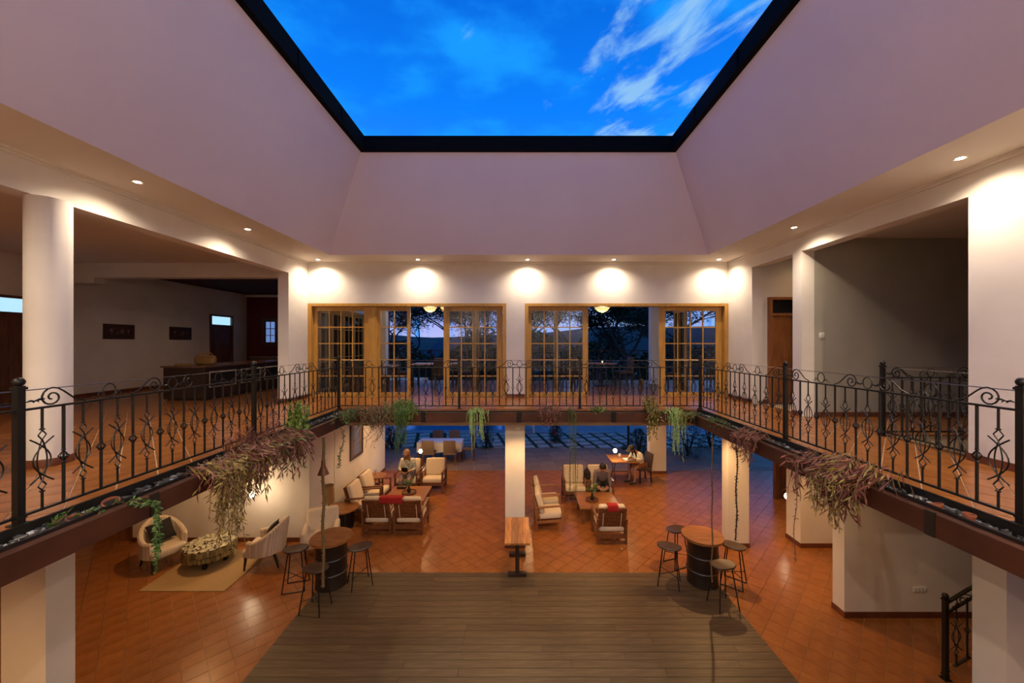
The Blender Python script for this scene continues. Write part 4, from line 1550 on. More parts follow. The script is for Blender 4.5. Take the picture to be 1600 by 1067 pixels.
# outdoor dining table with cloth on the patio
ox0, ox1, oy0, oy1 = -3.95, -2.25, 14.7, 15.45
def patio_table(lab, x0, x1, y0, y1, z):
    cx, cy = (x0 + x1) / 2, (y0 + y1) / 2
    w, d = x1 - x0, y1 - y0
    t = thing('dining_table', lab, 'table', (cx, cy, z))
    MB().box(-w / 2, w / 2, -d / 2, d / 2, .70, .738).build('table_top', M['woodb'], t, False)
    for sx in (-1, 1):
        for sy in (-1, 1):
            MB().box(sx * (w / 2 - .06) - .03, sx * (w / 2 - .06) + .03, sy * (d / 2 - .06) - .03, sy * (d / 2 - .06) + .03, 0, .70).build('leg', M['woodb'], t, False)
    # cloth
    n = 72
    vs, fs = [], []
    per = 2 * (w + d)
    def rimpt(s, off):
        s %= per
        if s < w:
            return (-w / 2 + s, -d / 2 - off)
        s -= w
        if s < d:
            return (w / 2 + off, -d / 2 + s)
        s -= d
        if s < w:
            return (w / 2 - s, d / 2 + off)
        s -= w
        return (-w / 2 - off, d / 2 - s)
    for i in range(n):
        s = per * i / n
        a = rimpt(s, .006)
        b = rimpt(s, .02 + .018 * math.sin(i * 1.9))
        vs.append((a[0], a[1], .744))
        vs.append((b[0], b[1], .744 - .36 - .02 * math.sin(i * .7)))
    for i in range(n):
        j = (i + 1) % n
        fs.append((2 * i, 2 * i + 1, 2 * j + 1, 2 * j))
    mb = MB().add(vs, fs)
    mb.box(-w / 2 - .006, w / 2 + .006, -d / 2 - .006, d / 2 + .006, .739, .745)
    c = mb.build('tablecloth', M['linen'])
    c.location = (cx, cy, z)
    tag(c, 'white linen cloth on the patio table' if z < -1 and x0 < -1 else 'white linen cloth on the ' + lab.split(',')[0], 'tablecloth')
    return t
patio_table('long table under white cloth, on the patio', ox0, ox1, oy0, oy1, G)
dc2 = dining_chair('brown fabric patio chair on the near side of the clothed table, left', (-3.42, 14.5, G), R(0), 'chairc')
copy_tree(dc2, (-2.62, 14.5, G), R(3), 'brown fabric patio chair on the near side of the clothed table, beside its right corner')
copy_tree(dc2, (-2.0, 15.1, G), R(90), 'brown patio chair at the right end of the clothed table')
copy_tree(dc2, (-3.4, 15.75, G), R(180), 'brown patio chair on the far side of the clothed table, left one')
copy_tree(dc2, (-2.7, 15.75, G), R(182), 'brown patio chair on the far side of the clothed table, right one')
# white sunbed far right of pillar
t = thing('low_white_table', 'low white outdoor table beyond the central pillar', 'table', (.35, 19.9, G))
MB().box(-.45, .45, -.5, .5, .50, .56).build('table_top', M['linen'], t, False)
for sx in (-1, 1):
    for sy in (-1, 1):
        MB().box(sx * .4 - .04, sx * .4 + .04, sy * .44 - .04, sy * .44 + .04, 0, .50).build('leg', M['linen'], t, False)
# umbrella pole
t = thing('closed_parasol', 'dark closed parasol pole standing on the lawn slabs', 'umbrella', (pxyz(986, 700, 16.2)[0], 16.6, G))
MB().tube([(0, 0, 0), (0, 0, 2.6)], .05, 10).build('pole', M['black'], t)
MB().lathe([(.05, 1.5), (.12, 1.45), (.09, 2.2), (.03, 2.6)], (0, 0, 0), 14).build('canopy', M['umbr'], t)
MB().disc((0, 0, 0), .3, .07, 20).build('base', M['black'], t)

# ---- upper hall furniture
t = thing('counter', 'dark wooden hall counter with polished top and framed front panels', 'counter', (-7.63, 9.26, 0))
MB().box(-1.02, 0, 0, 3.4, .04, .80).build('body', M['ebony'], t, False)
MB().box(-1.06, .04, -.04, 3.44, .80, .84).build('counter_top', M['topgl'], t, False)
MB().box(-.97, -.04, .05, 3.35, 0, .04).build('plinth', M['black'], t, False)
for (ya, yb) in ((.12, 1.0), (1.2, 1.95), (2.15, 2.9)):
    p_ = MB()
    for (a, b, c, d) in ((ya, yb, .68, .70), (ya, yb, .30, .32), (ya, ya + .02, .32, .68), (yb - .02, yb, .32, .68)):
        p_.box(0, .012, a, b, c, d)
    f_ = p_.build('panel_frame', mat('pale_panel_line', (.40, .30, .22), .5), t, False)
    MB().box(.001, .006, ya + .03, yb - .03, .33, .67).build('panel', M['black'], f_, False)
    for k in (1, 2):
        yy = ya + (yb - ya) * k / 3
        MB().box(.004, .012, yy - .008, yy + .008, .32, .68).build('panel_bar', M['ebony'], f_, False)
# wicker bag
t = thing('wicker_bag', 'golden wicker handbag standing on the hall counter', 'bag', (-8.15, 9.9, .84), R(20))
MB().rbox((0, 0, .12), (.46, .2, .24), .08, None, 4).build('body', M['rattan'], t)
for s in (-1, 1):
    MB().tube([(-.12, s * .08, .2)] + [(.12 * -math.cos(PI * i / 8), s * .09, .22 + .10 * math.sin(PI * i / 8)) for i in range(9)], .010, 6).build('handle', M['rattan'], t)
o = MB().disc((0, 0, 0), .17, .05, 20).build('woven_tray', M['rattan'])
o.location = (-8.35, 9.48, .84)
tag(o, 'low woven tray on the hall counter left of the bag', 'tray')
# console at far left behind railing
t = thing('long_table', 'dark long table at the left frame edge behind the railing', 'table', (-7.3, 3.9, 0))
MB().box(-1.3, 1.0, -.5, .5, .86, .92).build('table_top', M['topgl'], t, False)
MB().box(-1.2, .9, -.42, .42, .40, .44).build('shelf', M['ebony'], t, False)
for sx in (-1.2, .9):
    for sy in (-.42, .42):
        MB().box(sx - .04, sx + .04, sy - .04, sy + .04, 0, .86).build('leg', M['ebony'], t, False)
MB().box(-1.2, .9, -.43, -.40, .62, .86).build('apron', M['ebony'], t, False)
# cabinet below the window in the red wall
t = thing('low_cabinet', 'pale low cabinet under the small window of the dark red wall', 'cabinet', (-9.9, 15.45, 0))
MB().box(-.8, .8, -.3, .3, .06, .82).build('body', mat('grey_cabinet', (.16, .12, .11), .6), t, False)
MB().box(-.83, .83, -.33, .33, .82, .86).build('cabinet_top', mat('grey_cabinet_top', (.30, .24, .22), .4), t, False)
MB().box(-.75, .75, -.26, .26, 0, .06).build('plinth', M['black'], t, False)
for k in range(3):
    d_ = MB().box(-.78 + k * .52, -.78 + k * .52 + .50, -.318, -.30, .10, .79).build('door', mat('grey_cabinet', (.16, .12, .11), .6), t, False)
    MB().ball((-.78 + k * .52 + .44, -.325, .5), .014, 8).build('knob', M['wire'], d_)

# ---- terrace furniture and lanterns
struct('ceiling', MB().box(-5.5, 9.3, 10.05, 13.3, 3.0, 3.12), M['ceil'])
def tcol(x, lab):
    o = MB().box(x - .13, x + .13, 12.95, 13.2, 0, 3.0).build('pillar', M['wall'], None, False)
    tag(o, lab, kind='structure')
tcol(4.62, 'white terrace pillar seen in the right door gap')
tcol(-4.66, 'white terrace pillar seen through the left door glass')
def lantern(lab, x, y, z, r=.2):
    t = thing('woven_lantern', lab, 'lamp', (x, y, z))
    n = 14
    body = MB().lathe([(.03, -.17 * r / .2), (r * .62, -.13 * r / .2), (r, -.02), (r * .95, .05), (r * .5, .16), (.04, .2)], (0, 0, 0), 20)
    body.build('shade', M['lantern'], t)
    for k in range(n):
        a = 2 * PI * k / n
        MB().tube([(.03 * math.cos(a), .03 * math.sin(a), -.172), (r * .63 * math.cos(a), r * .63 * math.sin(a), -.135), (r * 1.01 * math.cos(a), r * 1.01 * math.sin(a), -.02), (r * .51 * math.cos(a), r * .51 * math.sin(a), .165)], .006, 4).build('rib', M['rattan'], t)
    MB().tube([(0, 0, .2), (0, 0, 3.0 - z)], .004, 5).build('cord', M['black'], t)
    d = bpy.data.lights.new('lantern_light', 'POINT')
    d.energy = 14
    d.color = WARM
    d.shadow_soft_size = .12
    o = bpy.data.objects.new('lantern_light', d)
    COL.objects.link(o)
    o.parent = t
    o.location = (0, 0, -.32)
lantern('woven lantern glowing in the gap of the left french doors', *pxyz(672, 478, 11.4), .22)
lantern('smaller woven lantern beside the left door gap lantern', *pxyz(694, 478, 12.4), .14)
lantern('woven lantern glowing in the gap of the right french doors', *pxyz(941, 477, 11.4), .25)
def ter_table(lab, x, y, w, d, rnd=False):
    t = thing('terrace_table', lab, 'table', (x, y, 0))
    if rnd:
        MB().disc((0, 0, .71), w / 2, .035, 28).build('table_top', M['woodt'], t)
        MB().tube([(0, 0, .03), (0, 0, .71)], .04, 8).build('pedestal', M['black'], t)
        MB().disc((0, 0, 0), .25, .03, 20).build('base', M['black'], t)
    else:
        MB().box(-w / 2, w / 2, -d / 2, d / 2, .70, .74).build('table_top', mat('pinkish_table_top', (.50, .32, .26), .35), t, False)
        for sx in (-1, 1):
            for sy in (-1, 1):
                MB().box(sx * (w / 2 - .06) - .03, sx * (w / 2 - .06) + .03, sy * (d / 2 - .06) - .03, sy * (d / 2 - .06) + .03, 0, .70).build('leg', M['ebony'], t, False)
    return t
ter_table('rectangular terrace table in the gap of the left french doors', -2.75, 12.5, 1.4, .8)
ter_table('rectangular terrace table behind the leftmost door glass', -4.3, 11.3, 1.2, .8)
ter_table('round terrace table in the gap of the right french doors', 2.72, 12.5, 1.0, 1.0, True)
dt = dining_chair('grey terrace chair left of the clear door gap, at the left table', (-3.75, 12.4, 0), R(-90), 'dchair', 'ebony')
for l, x, y, a in (('grey terrace chair behind the left leaf, near side of its table', -4.5, 10.75, R(0)), ('grey terrace chair behind the left leaf, next to the narrow leaf', -4.0, 10.75, R(0)),
                   ('terrace chair right of the left door gap, behind the pale glass', -1.75, 12.5, R(90)), ('terrace chair near side of the left gap table', -2.4, 11.85, R(5)),
                   ('terrace chair behind the leaf right of the white pier', 1.55, 12.2, R(-80)), ('terrace chair right of the round terrace table', 3.45, 12.6, R(95)),
                   ('terrace chair behind the rightmost door leaf', 4.95, 11.9, R(20)), ('terrace chair left side of the round terrace table', 2.0, 12.3, R(-75))):
    copy_tree(dt, (x, y, 0), a, l)
def small_candle(lab, x, y, z):
    t = thing('table_candle', lab, 'candle', (x, y, z))
    MB().lathe([(.035, 0), (.04, .02), (.042, .09), (.038, .09), (.036, .02), (.01, .015)], (0, 0, 0), 14).build('glass_holder', M['glass'], t)
    MB().tube([(0, 0, .016), (0, 0, .075)], .02, 10).build('wax', mat('glowing_wax', (.9, .8, .6), .5, emit=(1, .7, .4), estr=1.5), t)
small_candle('glowing candle on the round terrace table', 2.7, 12.35, .746)
small_candle('pale candle on the terrace table in the left gap', -2.65, 12.4, .741)
o = MB().ball((0, 0, .1), .10, 14).build('ball_lamp', M['citrus'])
o.location = (pxyz(1002, 584, 12.9)[0], 12.9, 0)
tag(o, 'small orange ball on the terrace floor', 'ball')

# ================================================================== GROUND OUTSIDE
struct('ground', MB().box(-60, 60, 13.76, 130, G - .3, G - .06), M['grass'])
PATIO = struct('pavement', MB().box(-11, 12, 13.76, 16.75, G - .06, G - .02), M['grout'])
tile_floor(PATIO, [(-11, 12, 13.77, 16.75)], .62, G - .021, G - .003, M['paving'], 200, gap=.014, ang=R(8), names=('paving_slab', 'paving_field'),
           rank=lambda w: abs(w[0]) + w[1], ok=lambda x, y: abs(x) < 9)
lawn = struct('lawn', MB().box(-11, 12, 16.76, 19.6, G - .06, G - .03), M['grass'])
tile_floor(lawn, [(-11, 12, 16.8, 19.55)], .66, G - .031, G - .004, mat('pale_stepping_slab', (.42, .38, .33), .7, rand=.15), 160, gap=.17, ang=R(12), names=('stepping_slab', 'stepping_slab_field'),
           rank=lambda w: abs(w[0]) + w[1] * .3, ok=lambda x, y: abs(x) < 9)
gt_ = MB()
for _ in range(14000):
    x, y = random.uniform(-9, 10), random.uniform(16.8, 19.6)
    a = random.uniform(0, 2 * PI)
    h = random.uniform(.03, .07)
    gt_.add([(x, y, G - .03), (x + .012 * math.cos(a), y + .012 * math.sin(a), G - .03), (x + random.uniform(-.02, .02), y + random.uniform(-.02, .02), G - .03 + h)], [(0, 1, 2)])
tag(gt_.build('grass', M['grass'], None, False), 'dark lawn grass growing between the stepping slabs', 'grass', kind='stuff')
struct('path', MB().box(-11, 12, 19.6, 23.5, G - .06, G - .01), M['pathm'])
tag(MB().box(-7, .1, 20.2, 22.9, G - .009, G).build('pool', M['bluetop'], None, False), 'narrow pale blue pool beyond the lawn slabs', 'pool')

# hills, far roof, trees
def hills(name, y, x0, x1, h0, seed, lab):
    rnd = random.Random(seed)
    mb = MB()
    n = 60
    ph = [rnd.uniform(0, 6) for _ in range(5)]
    rows = []
    for i in range(n + 1):
        x = x0 + (x1 - x0) * i / n
        t = i / n * 2 * PI
        h = h0 * (1 + .30 * math.sin(t * 1.3 + ph[0]) + .18 * math.sin(t * 3.1 + ph[1]) + .05 * math.sin(t * 9 + ph[2]))
        rows.append((x, h))
    vs, fs = [], []
    for x, h in rows:
        vs += [(x, y, G - .3), (x, y + 30, h * .7 + G), (x, y + 70, h), (x, y + 160, G - 1)]
    for i in range(n):
        for k in range(3):
            a = i * 4 + k
            fs.append((a, a + 4, a + 5, a + 1))
    mb.add(vs, fs)
    o = mb.build(name, M['hill'])
    tag(o, lab, 'hill', kind='structure')
hills('hill', 130, -260, 300, 9.0, 3, 'low dark hills on the horizon')
hr = thing('lodge_roof', 'dark blue pitched roof seen low through the left door gap', 'building', (-5.5, 34, G))
MB().box(-3.2, 3.2, -2, 2, 0, 2.6).build('wall', M['roofb'], hr, False)
MB().add([(-3.6, -2.4, 2.6), (3.6, -2.4, 2.6), (3.6, 2.4, 2.6), (-3.6, 2.4, 2.6), (-1.6, 0, 4.9), (1.6, 0, 4.9)], [(0, 1, 5, 4), (1, 2, 5), (2, 3, 4, 5), (3, 0, 4), (3, 2, 1, 0)]).build('roof', M['roofb'], hr, False)

def tree(lab, x, y, h, spread, seed, dens=1.0, leafy=True, group='trees beyond the terrace'):
    rnd = random.Random(seed)
    t = thing('acacia_tree', lab, 'tree', (x, y, G), 0, group)
    br, lf = MB(), MB()
    tips = []
    def grow(p, d, l, r, lev):
        pts = [p]
        q = p
        dd = d.copy()
        for _ in range(3):
            dd = (dd + Vector((rnd.uniform(-.25, .25), rnd.uniform(-.25, .25), rnd.uniform(-.05, .12)))).normalized()
            q = q + dd * l / 3
            pts.append(q)
        br.tube(pts, [r, r * .88, r * .76, r * .62], 5 if lev < 2 else 4, False)
        if lev >= 4:
            tips.append((q, dd))
            return
        if lev >= 3:
            tips.append((q, dd))
        for _ in range(rnd.choice((2, 3, 3))):
            a = rnd.uniform(0, 2 * PI)
            nd = (dd * rnd.uniform(.5, .9) + Vector((math.cos(a) * spread, math.sin(a) * spread, rnd.uniform(-.05, .45)))).normalized()
            grow(q, nd, l * rnd.uniform(.62, .82), r * .58, lev + 1)
    grow(Vector((0, 0, 0)), Vector((rnd.uniform(-.15, .15), 0, 1)), h * .42, h * .022, 0)
    for (q, d) in tips:
        for _ in range(int(110 * dens)):
            c = q + Vector((rnd.gauss(0, .48), rnd.gauss(0, .48), rnd.gauss(0, .2)))
            dr = Vector((rnd.uniform(-1, 1), rnd.uniform(-1, 1), rnd.uniform(-.4, .4)))
            leaf_quad(lf, c, dr, rnd.uniform(.14, .30), rnd.uniform(.08, .14), Vector((rnd.uniform(-.5, .5), rnd.uniform(-.5, .5), 1)))
    br.build('trunk', M['bark'], t)
    if leafy:
        lf.build('foliage', M['leafd'], t, False)['kind'] = 'stuff'
    return t
tspec = [(-8.5, 27, 7.2, .75, 1), (-4.2, 24, 7.6, .8, 2), (-1.2, 30, 7.0, .7, 3), (1.8, 26, 8.0, .8, 4), (4.4, 23.5, 8.2, .75, 5), (6.6, 25, 8.6, .8, 6), (9.6, 24.5, 7.8, .8, 8), (13.5, 30, 8.0, .8, 9), (-13, 33, 8.0, .8, 10), (-6.2, 38, 9.5, .85, 11), (0.4, 40, 9.0, .8, 12), (5.4, 33, 9.5, .85, 13), (8.6, 36, 10, .8, 14)]
tl = ['wide dark acacia far behind the left door leaf', 'dark acacia filling the open left door gap', 'thin acacia left of the white door pier', 'acacia against pale sky right of the white pier',
      'dark leaning acacia in the right door gap', 'dense dark acacia right in the right door gap', 'acacia seen through the rightmost door leaf', 'distant acacia at the right edge of the terrace view', 'distant acacia at the left edge of the terrace view',
      'broad farther acacia behind the blue roof', 'farther acacia beyond the white door pier', 'farther acacia behind the leaning one', 'tallest farther acacia toward the rightmost leaf']
for (x, y, h, s, sd), l in zip(tspec, tl):
    tree(l, x, y, h, s, sd, 1.5 if sd in (2, 5, 6) else .9, group='acacias beyond the terrace')
hg = thing('hedge', 'long dark hedge below the terrace railing in front of the trees', 'hedge', (0, 27, G))
hm, hs_ = MB(), MB()
for _ in range(9000):
    x, y, z = random.uniform(-16, 18), random.gauss(0, .7), random.uniform(.2, 1) ** .6
    z *= 4.4 + .5 * math.sin(x * 1.3) + .4 * math.sin(x * .45 + 1)
    leaf_quad(hm, Vector((x, y, z)), Vector((random.uniform(-1, 1), random.uniform(-1, 1), random.uniform(-.5, .9))), random.uniform(.3, .6), .22, Vector((random.uniform(-1, 1), random.uniform(-1, 1), 1)))
for k in range(35):
    hs_.tube([(-16 + k, 0, 0), (-16 + k + random.uniform(-.3, .3), 0, 2), (-16 + k + random.uniform(-.5, .5), 0, 3.8)], [.07, .05, .02], 5)
hs_.build('stems', M['bark'], hg)
hm.build('foliage', M['leafd'], hg, False)['kind'] = 'stuff'
def shrub(lab, x, y, z, r, h, mt='leafd', n=900, cat='shrub'):
    t = thing('garden_shrub', lab, cat, (x, y, z))
    lf, stm = MB(), MB()
    rnd = random.Random(int(x * 100) + 7)
    for _ in range(n):
        a, b = rnd.uniform(0, 2 * PI), rnd.random()
        rr = r * math.sin(PI * (.15 + .8 * b)) * rnd.uniform(.6, 1)
        p = Vector((rr * math.cos(a), rr * math.sin(a), h * b))
        leaf_quad(lf, p, Vector((math.cos(a), math.sin(a), rnd.uniform(-.3, .8))), rnd.uniform(.07, .15), .045, Vector((0, 0, 1)))
    for k in range(5):
        a = k * 1.25
        stm.tube([(0, 0, 0), (r * .3 * math.cos(a), r * .3 * math.sin(a), h * .5), (r * .5 * math.cos(a), r * .5 * math.sin(a), h * .9)], [.03, .02, .008], 5)
    stm.build('stems', M['bark'], t)
    lf.build('foliage', M[mt], t, False)
for i, (u, v, r, h, l) in enumerate(((760, 700, .35, 1.6, 'tall dark shrub just left of the central pillar'), (1075, 712, .7, 1.3, 'dark shrub behind the outer right pillar'), (1110, 700, .8, 1.8, 'taller dark shrub at the right end of the patio'),
                                     (998, 708, .35, 1.0, 'dark shrub behind the seated reader'), (868, 690, .3, .8, 'small shrub beyond the right seating group'), (612, 700, .4, .9, 'low dark shrub at the left end of the lawn slabs'))):
    p_ = at(u, v, G)
    shrub(l, p_.x, p_.y, G, r, h)
t = thing('pink_flowers', 'cluster of pink flowers on the lawn beyond the pillar', 'flower', (pxyz(867, 690, 17.6)[0], 17.6, G))
fl, fs_ = MB(), MB()
for k in range(14):
    a, rr = random.uniform(0, 2 * PI), random.uniform(.02, .16)
    x, y, z = rr * math.cos(a), rr * math.sin(a), random.uniform(.35, .6)
    fs_.tube([(0, 0, 0), (x, y, z)], .004, 4)
    fl.ball((x, y, z), .035, 6)
fl.build('blossoms', M['pink'], t)
fs_.build('stems', M['dgreen'], t)

# ================================================================== HANGING PLANTS
DOWN = Vector((0, 0, -1))
def hang(name, lab, x, y, z, out, along, n, lmin, lmax, leaf, mt, mstem, width=.4, leafw=.3, every=.03, arch=.14, curl=.25, seed=0, cat='plant', up=0.0, leafspread=.7, outmax=.28, mt2=None, mix2=.35):
    """strands that start in the planter at x,y, arch outwards over the beam and fall"""
    rnd = random.Random(seed)
    t = thing(name, lab, cat, (x, y, z))
    out, along = Vector(out), Vector(along)
    stm, lf, lf2 = MB(), MB(), MB()
    for _ in range(n):
        s = rnd.gauss(0, width * .42)
        L = rnd.uniform(lmin, lmax) * max(.35, 1 - .8 * abs(s) / max(width, .01))
        p = along * s + out * rnd.uniform(-.08, .12)
        o_ = rnd.uniform(.10, outmax)
        pts = [p]
        h = arch * rnd.uniform(.5, 1.3)
        a1 = p + out * o_ * .35 + Vector((0, 0, h)) + along * rnd.uniform(-.05, .05)
        a2 = p + out * (max(.20, .5 * o_ + .14) if lmax > .25 else .07) + Vector((0, 0, h * .3)) + along * rnd.uniform(-.1, .1)
        pts += [a1, a2]
        q = a2.copy()
        k = max(3, int(L / .10))
        dx = Vector((rnd.uniform(-1, 1), rnd.uniform(-1, 1), 0)) * curl * .10
        for i in range(k):
            dx = dx * .7 + Vector((rnd.uniform(-1, 1), rnd.uniform(-1, 1), 0)) * curl * .05
            q = q + DOWN * (L / k) * (.98 if i < k - 1 else .7) + dx
            pts.append(q)
        stm.tube(pts, .0035, 4, False)
        # leaves along
        for a, b in zip(pts[0 if up else 1:], pts[1 if up else 2:]):
            d = b - a
            m = max(1, int(d.length / every))
            for j in range(m):
                c = a.lerp(b, (j + rnd.random()) / m)
                sd = Vector((rnd.uniform(-1, 1), rnd.uniform(-1, 1), rnd.uniform(-.3, .5)))
                dr = d.normalized() * (1 - leafspread * .5) + sd * leafspread
                leaf_quad(lf2 if mt2 and rnd.random() < mix2 else lf, c, dr, leaf * rnd.uniform(.7, 1.3), leaf * leafw, Vector((rnd.uniform(-1, 1), rnd.uniform(-1, 1), rnd.uniform(-1, 1))))
    stm.build('stems', mstem, t)
    lf.build('foliage', mt, t, False)
    if lf2.v:
        lf2.build('foliage', mt2, t, False)
    return t
XA, YA = Vector((1, 0, 0)), Vector((0, 1, 0))
xp = -3.56
def yl(u, X=3.45):
    return X * F / abs(u - U0)
# left side
hang('trailing_succulent', 'big reddish trailing succulent over the left beam', -3.52, 4.65, -.03, XA, YA, 84, .10, .62, .12, M['redleaf'], M['stem'], width=.80, leafw=.17, every=.026, seed=1, mt2=M['olive'], mix2=.3, leafspread=.55)
hang('trailing_cactus', 'long olive gold strands hanging above the mosaic table', -3.45, 4.25, -.05, XA, YA, 46, .45, .98, .07, M['olive'], M['stem'], width=.26, leafw=.22, every=.026, seed=2)
hang('trailing_succulent', 'purple brown trailing plant next to the long olive strands on the left beam', -3.52, 5.5, -.03, XA, YA, 60, .15, .60, .12, M['redleaf'], M['stem'], width=.5, leafw=.16, every=.028, seed=3, mt2=M['dgreen'], mix2=.2, leafspread=.55)
hang('spreading_plant', 'pale reddish leaves spreading upward on the left planter', -3.60, 5.1, -.02, XA, YA, 34, .03, .12, .10, M['redleaf'], M['stem'], width=.6, leafw=.16, every=.03, arch=.26, up=1, seed=4)
hang('donkey_tail', 'single thick green succulent tail on the left beam nearest the camera', -3.52, 3.32, -.03, XA, YA, 3, .62, .80, .034, M['dgreen'], M['dgreen'], width=.03, leafw=.55, every=.007, seed=5, leafspread=1.0, arch=.06, curl=.08)
hang('climbing_plant', 'bright green leafy plant climbing the left railing near the corner', -3.62, 6.15, -.02, XA, YA, 16, .05, .25, .07, M['green'], M['dgreen'], width=.25, leafw=.45, every=.02, arch=.38, up=1, seed=6)
hang('leafy_plant', 'fresh green rosette in the left planter near the corner', -3.55, 5.95, -.02, XA, YA, 26, .02, .1, .09, M['green'], M['dgreen'], width=.22, leafw=.35, every=.03, arch=.10, up=1, seed=7)
hang('leafy_plant', 'small green and red succulent at the lower left planter end', -3.60, 3.05, -.03, XA, YA, 12, .02, .06, .05, M['dgreen'], M['stem'], width=.2, leafw=.4, every=.02, arch=.08, up=1, seed=8)
# ground hugging foliage near left corner
hang('trailing_succulent', 'dense dark green foliage in the far left planter corner', -3.42, 7.45, -.03, (XA * .8 - YA * .4).normalized(), YA, 70, .05, .22, .07, M['dgreen'], M['stem'], width=.5, leafw=.28, every=.022, seed=9)
# far side
hang('trailing_succulent', 'tangled brown and green plant at the left end of the far planter', -2.85, 7.82, -.03, -YA, XA, 90, .08, .45, .06, M['dgreen'], M['stem'], width=.62, leafw=.25, every=.03, curl=.8, seed=10, mt2=M['redleaf'], mix2=.4)
hang('tangled_vine', 'sparse dry tangle of twigs hanging at the far left corner', -2.75, 7.80, -.03, -YA, XA, 34, .5, 1.0, .05, M['stem'], M['stem'], width=.42, leafw=.22, every=.07, curl=1.4, seed=11)
hang('feathery_fern', 'feathery green plant above the seated woman', -2.32, 7.84, -.02, -YA, XA, 56, .1, .50, .055, M['green'], M['dgreen'], width=.34, leafw=.2, every=.014, arch=.22, up=1, seed=12)
hang('feathery_fern', 'long drooping tail of green fern above the left coffee table', -2.34, 7.72, -.04, -YA, XA, 16, .7, 1.05, .045, M['dgreen'], M['dgreen'], width=.12, leafw=.2, every=.014, seed=13)
hang('string_cactus', 'pale green string cactus left of the central pillar', -.86, 7.78, -.02, -YA, XA, 34, .35, .95, .02, M['pgreen'], M['pgreen'], width=.20, leafw=.8, every=.010, curl=.12, arch=.10, seed=14, up=1)
hang('trailing_succulent', 'small reddish succulent right of the central pillar', .62, 7.80, -.03, -YA, XA, 40, .06, .32, .075, M['redleaf'], M['stem'], width=.30, leafw=.2, every=.025, seed=15)
hang('string_cactus', 'very long thin green strands hanging to the right armchairs', 1.05, 7.76, -.04, -YA, XA, 8, 1.8, 2.5, .022, M['fuzzy'], M['dgreen'], width=.10, leafw=.5, every=.014, curl=.10, seed=16)
hang('leafy_plant', 'small bright green tuft in the middle of the far planter', 1.62, 7.82, -.02, -YA, XA, 16, .03, .16, .07, M['green'], M['dgreen'], width=.18, leafw=.35, every=.03, up=1, arch=.1, seed=17)
hang('trailing_fern', 'long jointed fern leaves before the outer right pillar', 2.62, 7.80, -.02, -YA, XA, 18, .25, .75, .10, M['olive'], M['dgreen'], width=.18, leafw=.22, every=.03, arch=.28, up=1, seed=18)
hang('string_cactus', 'pale green string cactus near the far right corner', 3.12, 7.76, -.02, -YA, XA, 30, .25, 1.05, .022, M['pgreen'], M['pgreen'], width=.22, leafw=.8, every=.010, curl=.12, arch=.10, seed=19, up=1)
# right side
hang('leafy_plant', 'low olive green plants along the far end of the right planter', 3.58, 6.9, -.02, -XA, YA, 44, .03, .16, .05, M['dgreen'], M['stem'], width=.7, leafw=.35, every=.022, arch=.06, up=1, seed=20)
hang('trailing_fern', 'yellow green trailing plant at the far right corner', 3.46, 7.4, -.02, -XA, YA, 20, .1, .4, .05, M['olive'], M['dgreen'], width=.2, leafw=.3, every=.02, arch=.05, seed=21)
hang('trailing_succulent', 'reddish trailing plant on the right beam beside the yellow lit pillar', 3.54, 5.55, -.02, -XA, YA, 34, .1, .42, .075, M['redleaf'], M['stem'], width=.30, leafw=.2, every=.022, seed=22)
hang('trailing_succulent', 'thin long leaved reddish plant hanging before the right pier', 3.54, 4.45, -.02, -XA, YA, 12, .2, .62, .12, M['redleaf'], M['stem'], width=.20, leafw=.16, every=.06, seed=23)
hang('trailing_succulent', 'big purple brown trailing succulent over the right beam', 3.56, 3.98, -.02, -XA, YA, 78, .12, .58, .115, M['redleaf'], M['stem'], width=.40, leafw=.16, every=.024, arch=.2, seed=24, mt2=M['olive'], mix2=.25, leafspread=.55)
hang('trailing_cactus', 'olive strands hanging from the purple plant on the right beam', 3.50, 3.95, -.04, -XA, YA, 22, .35, .72, .06, M['olive'], M['stem'], width=.22, leafw=.22, every=.022, seed=25)
hang('leafy_plant', 'low dark red foliage on the right planter near the purple plant', 3.64, 4.4, -.02, -XA, YA, 12, .02, .06, .06, M['redleaf'], M['stem'], width=.6, leafw=.3, every=.03, arch=.10, up=1, seed=26)

def garland(name, lab, x, y, z0, z1, r, mt, dens, leaf, sway=.02, seed=0, cat='vine', bell=None, ramt=None):
    rnd = random.Random(seed)
    t = thing(name, lab, cat, (x, y, z0))
    n = int((z0 - z1) / .12)
    pts = [Vector((sway * math.sin(i * .9), sway * math.cos(i * .7), -i * .12)) for i in range(n + 1)]
    pts[0] = Vector((0, 0, 0))
    MB().tube(pts, r, 6).build('rope', M['rope'] if not ramt else ramt, t)
    lf = MB()
    for a, b in zip(pts, pts[1:]):
        for _ in range(dens):
            c = a.lerp(b, rnd.random())
            leaf_quad(lf, c, Vector((rnd.uniform(-1, 1), rnd.uniform(-1, 1), rnd.uniform(-1, .6))), leaf * rnd.uniform(.6, 1.3), leaf * .35, Vector((rnd.random(), rnd.random(), rnd.random())))
    if lf.v:
        lf.build('foliage', mt, t, False)
    if bell:
        MB().lathe([(.012, bell + .26), (.03, bell + .22), (.035, bell + .14), (.085, bell + .01), (.09, bell), (.08, bell), (.03, bell + .12), (.005, bell + .2)], (0, 0, 0), 20).build('bell', M['bronze'], t)
    return t
garland('hanging_vine', 'long fuzzy dry vine with bronze bell hanging before the left barrel table', -3.30, 6.42, -.19, -2.75, .022, M['fuzzy'], 34, .045, .008, 1, bell=-.62)
garland('hanging_vine', 'long thin rope vine hanging before the right barrel table', 3.32, 6.55, -.19, -2.75, .011, M['fuzzy'], 10, .026, .01, 2)
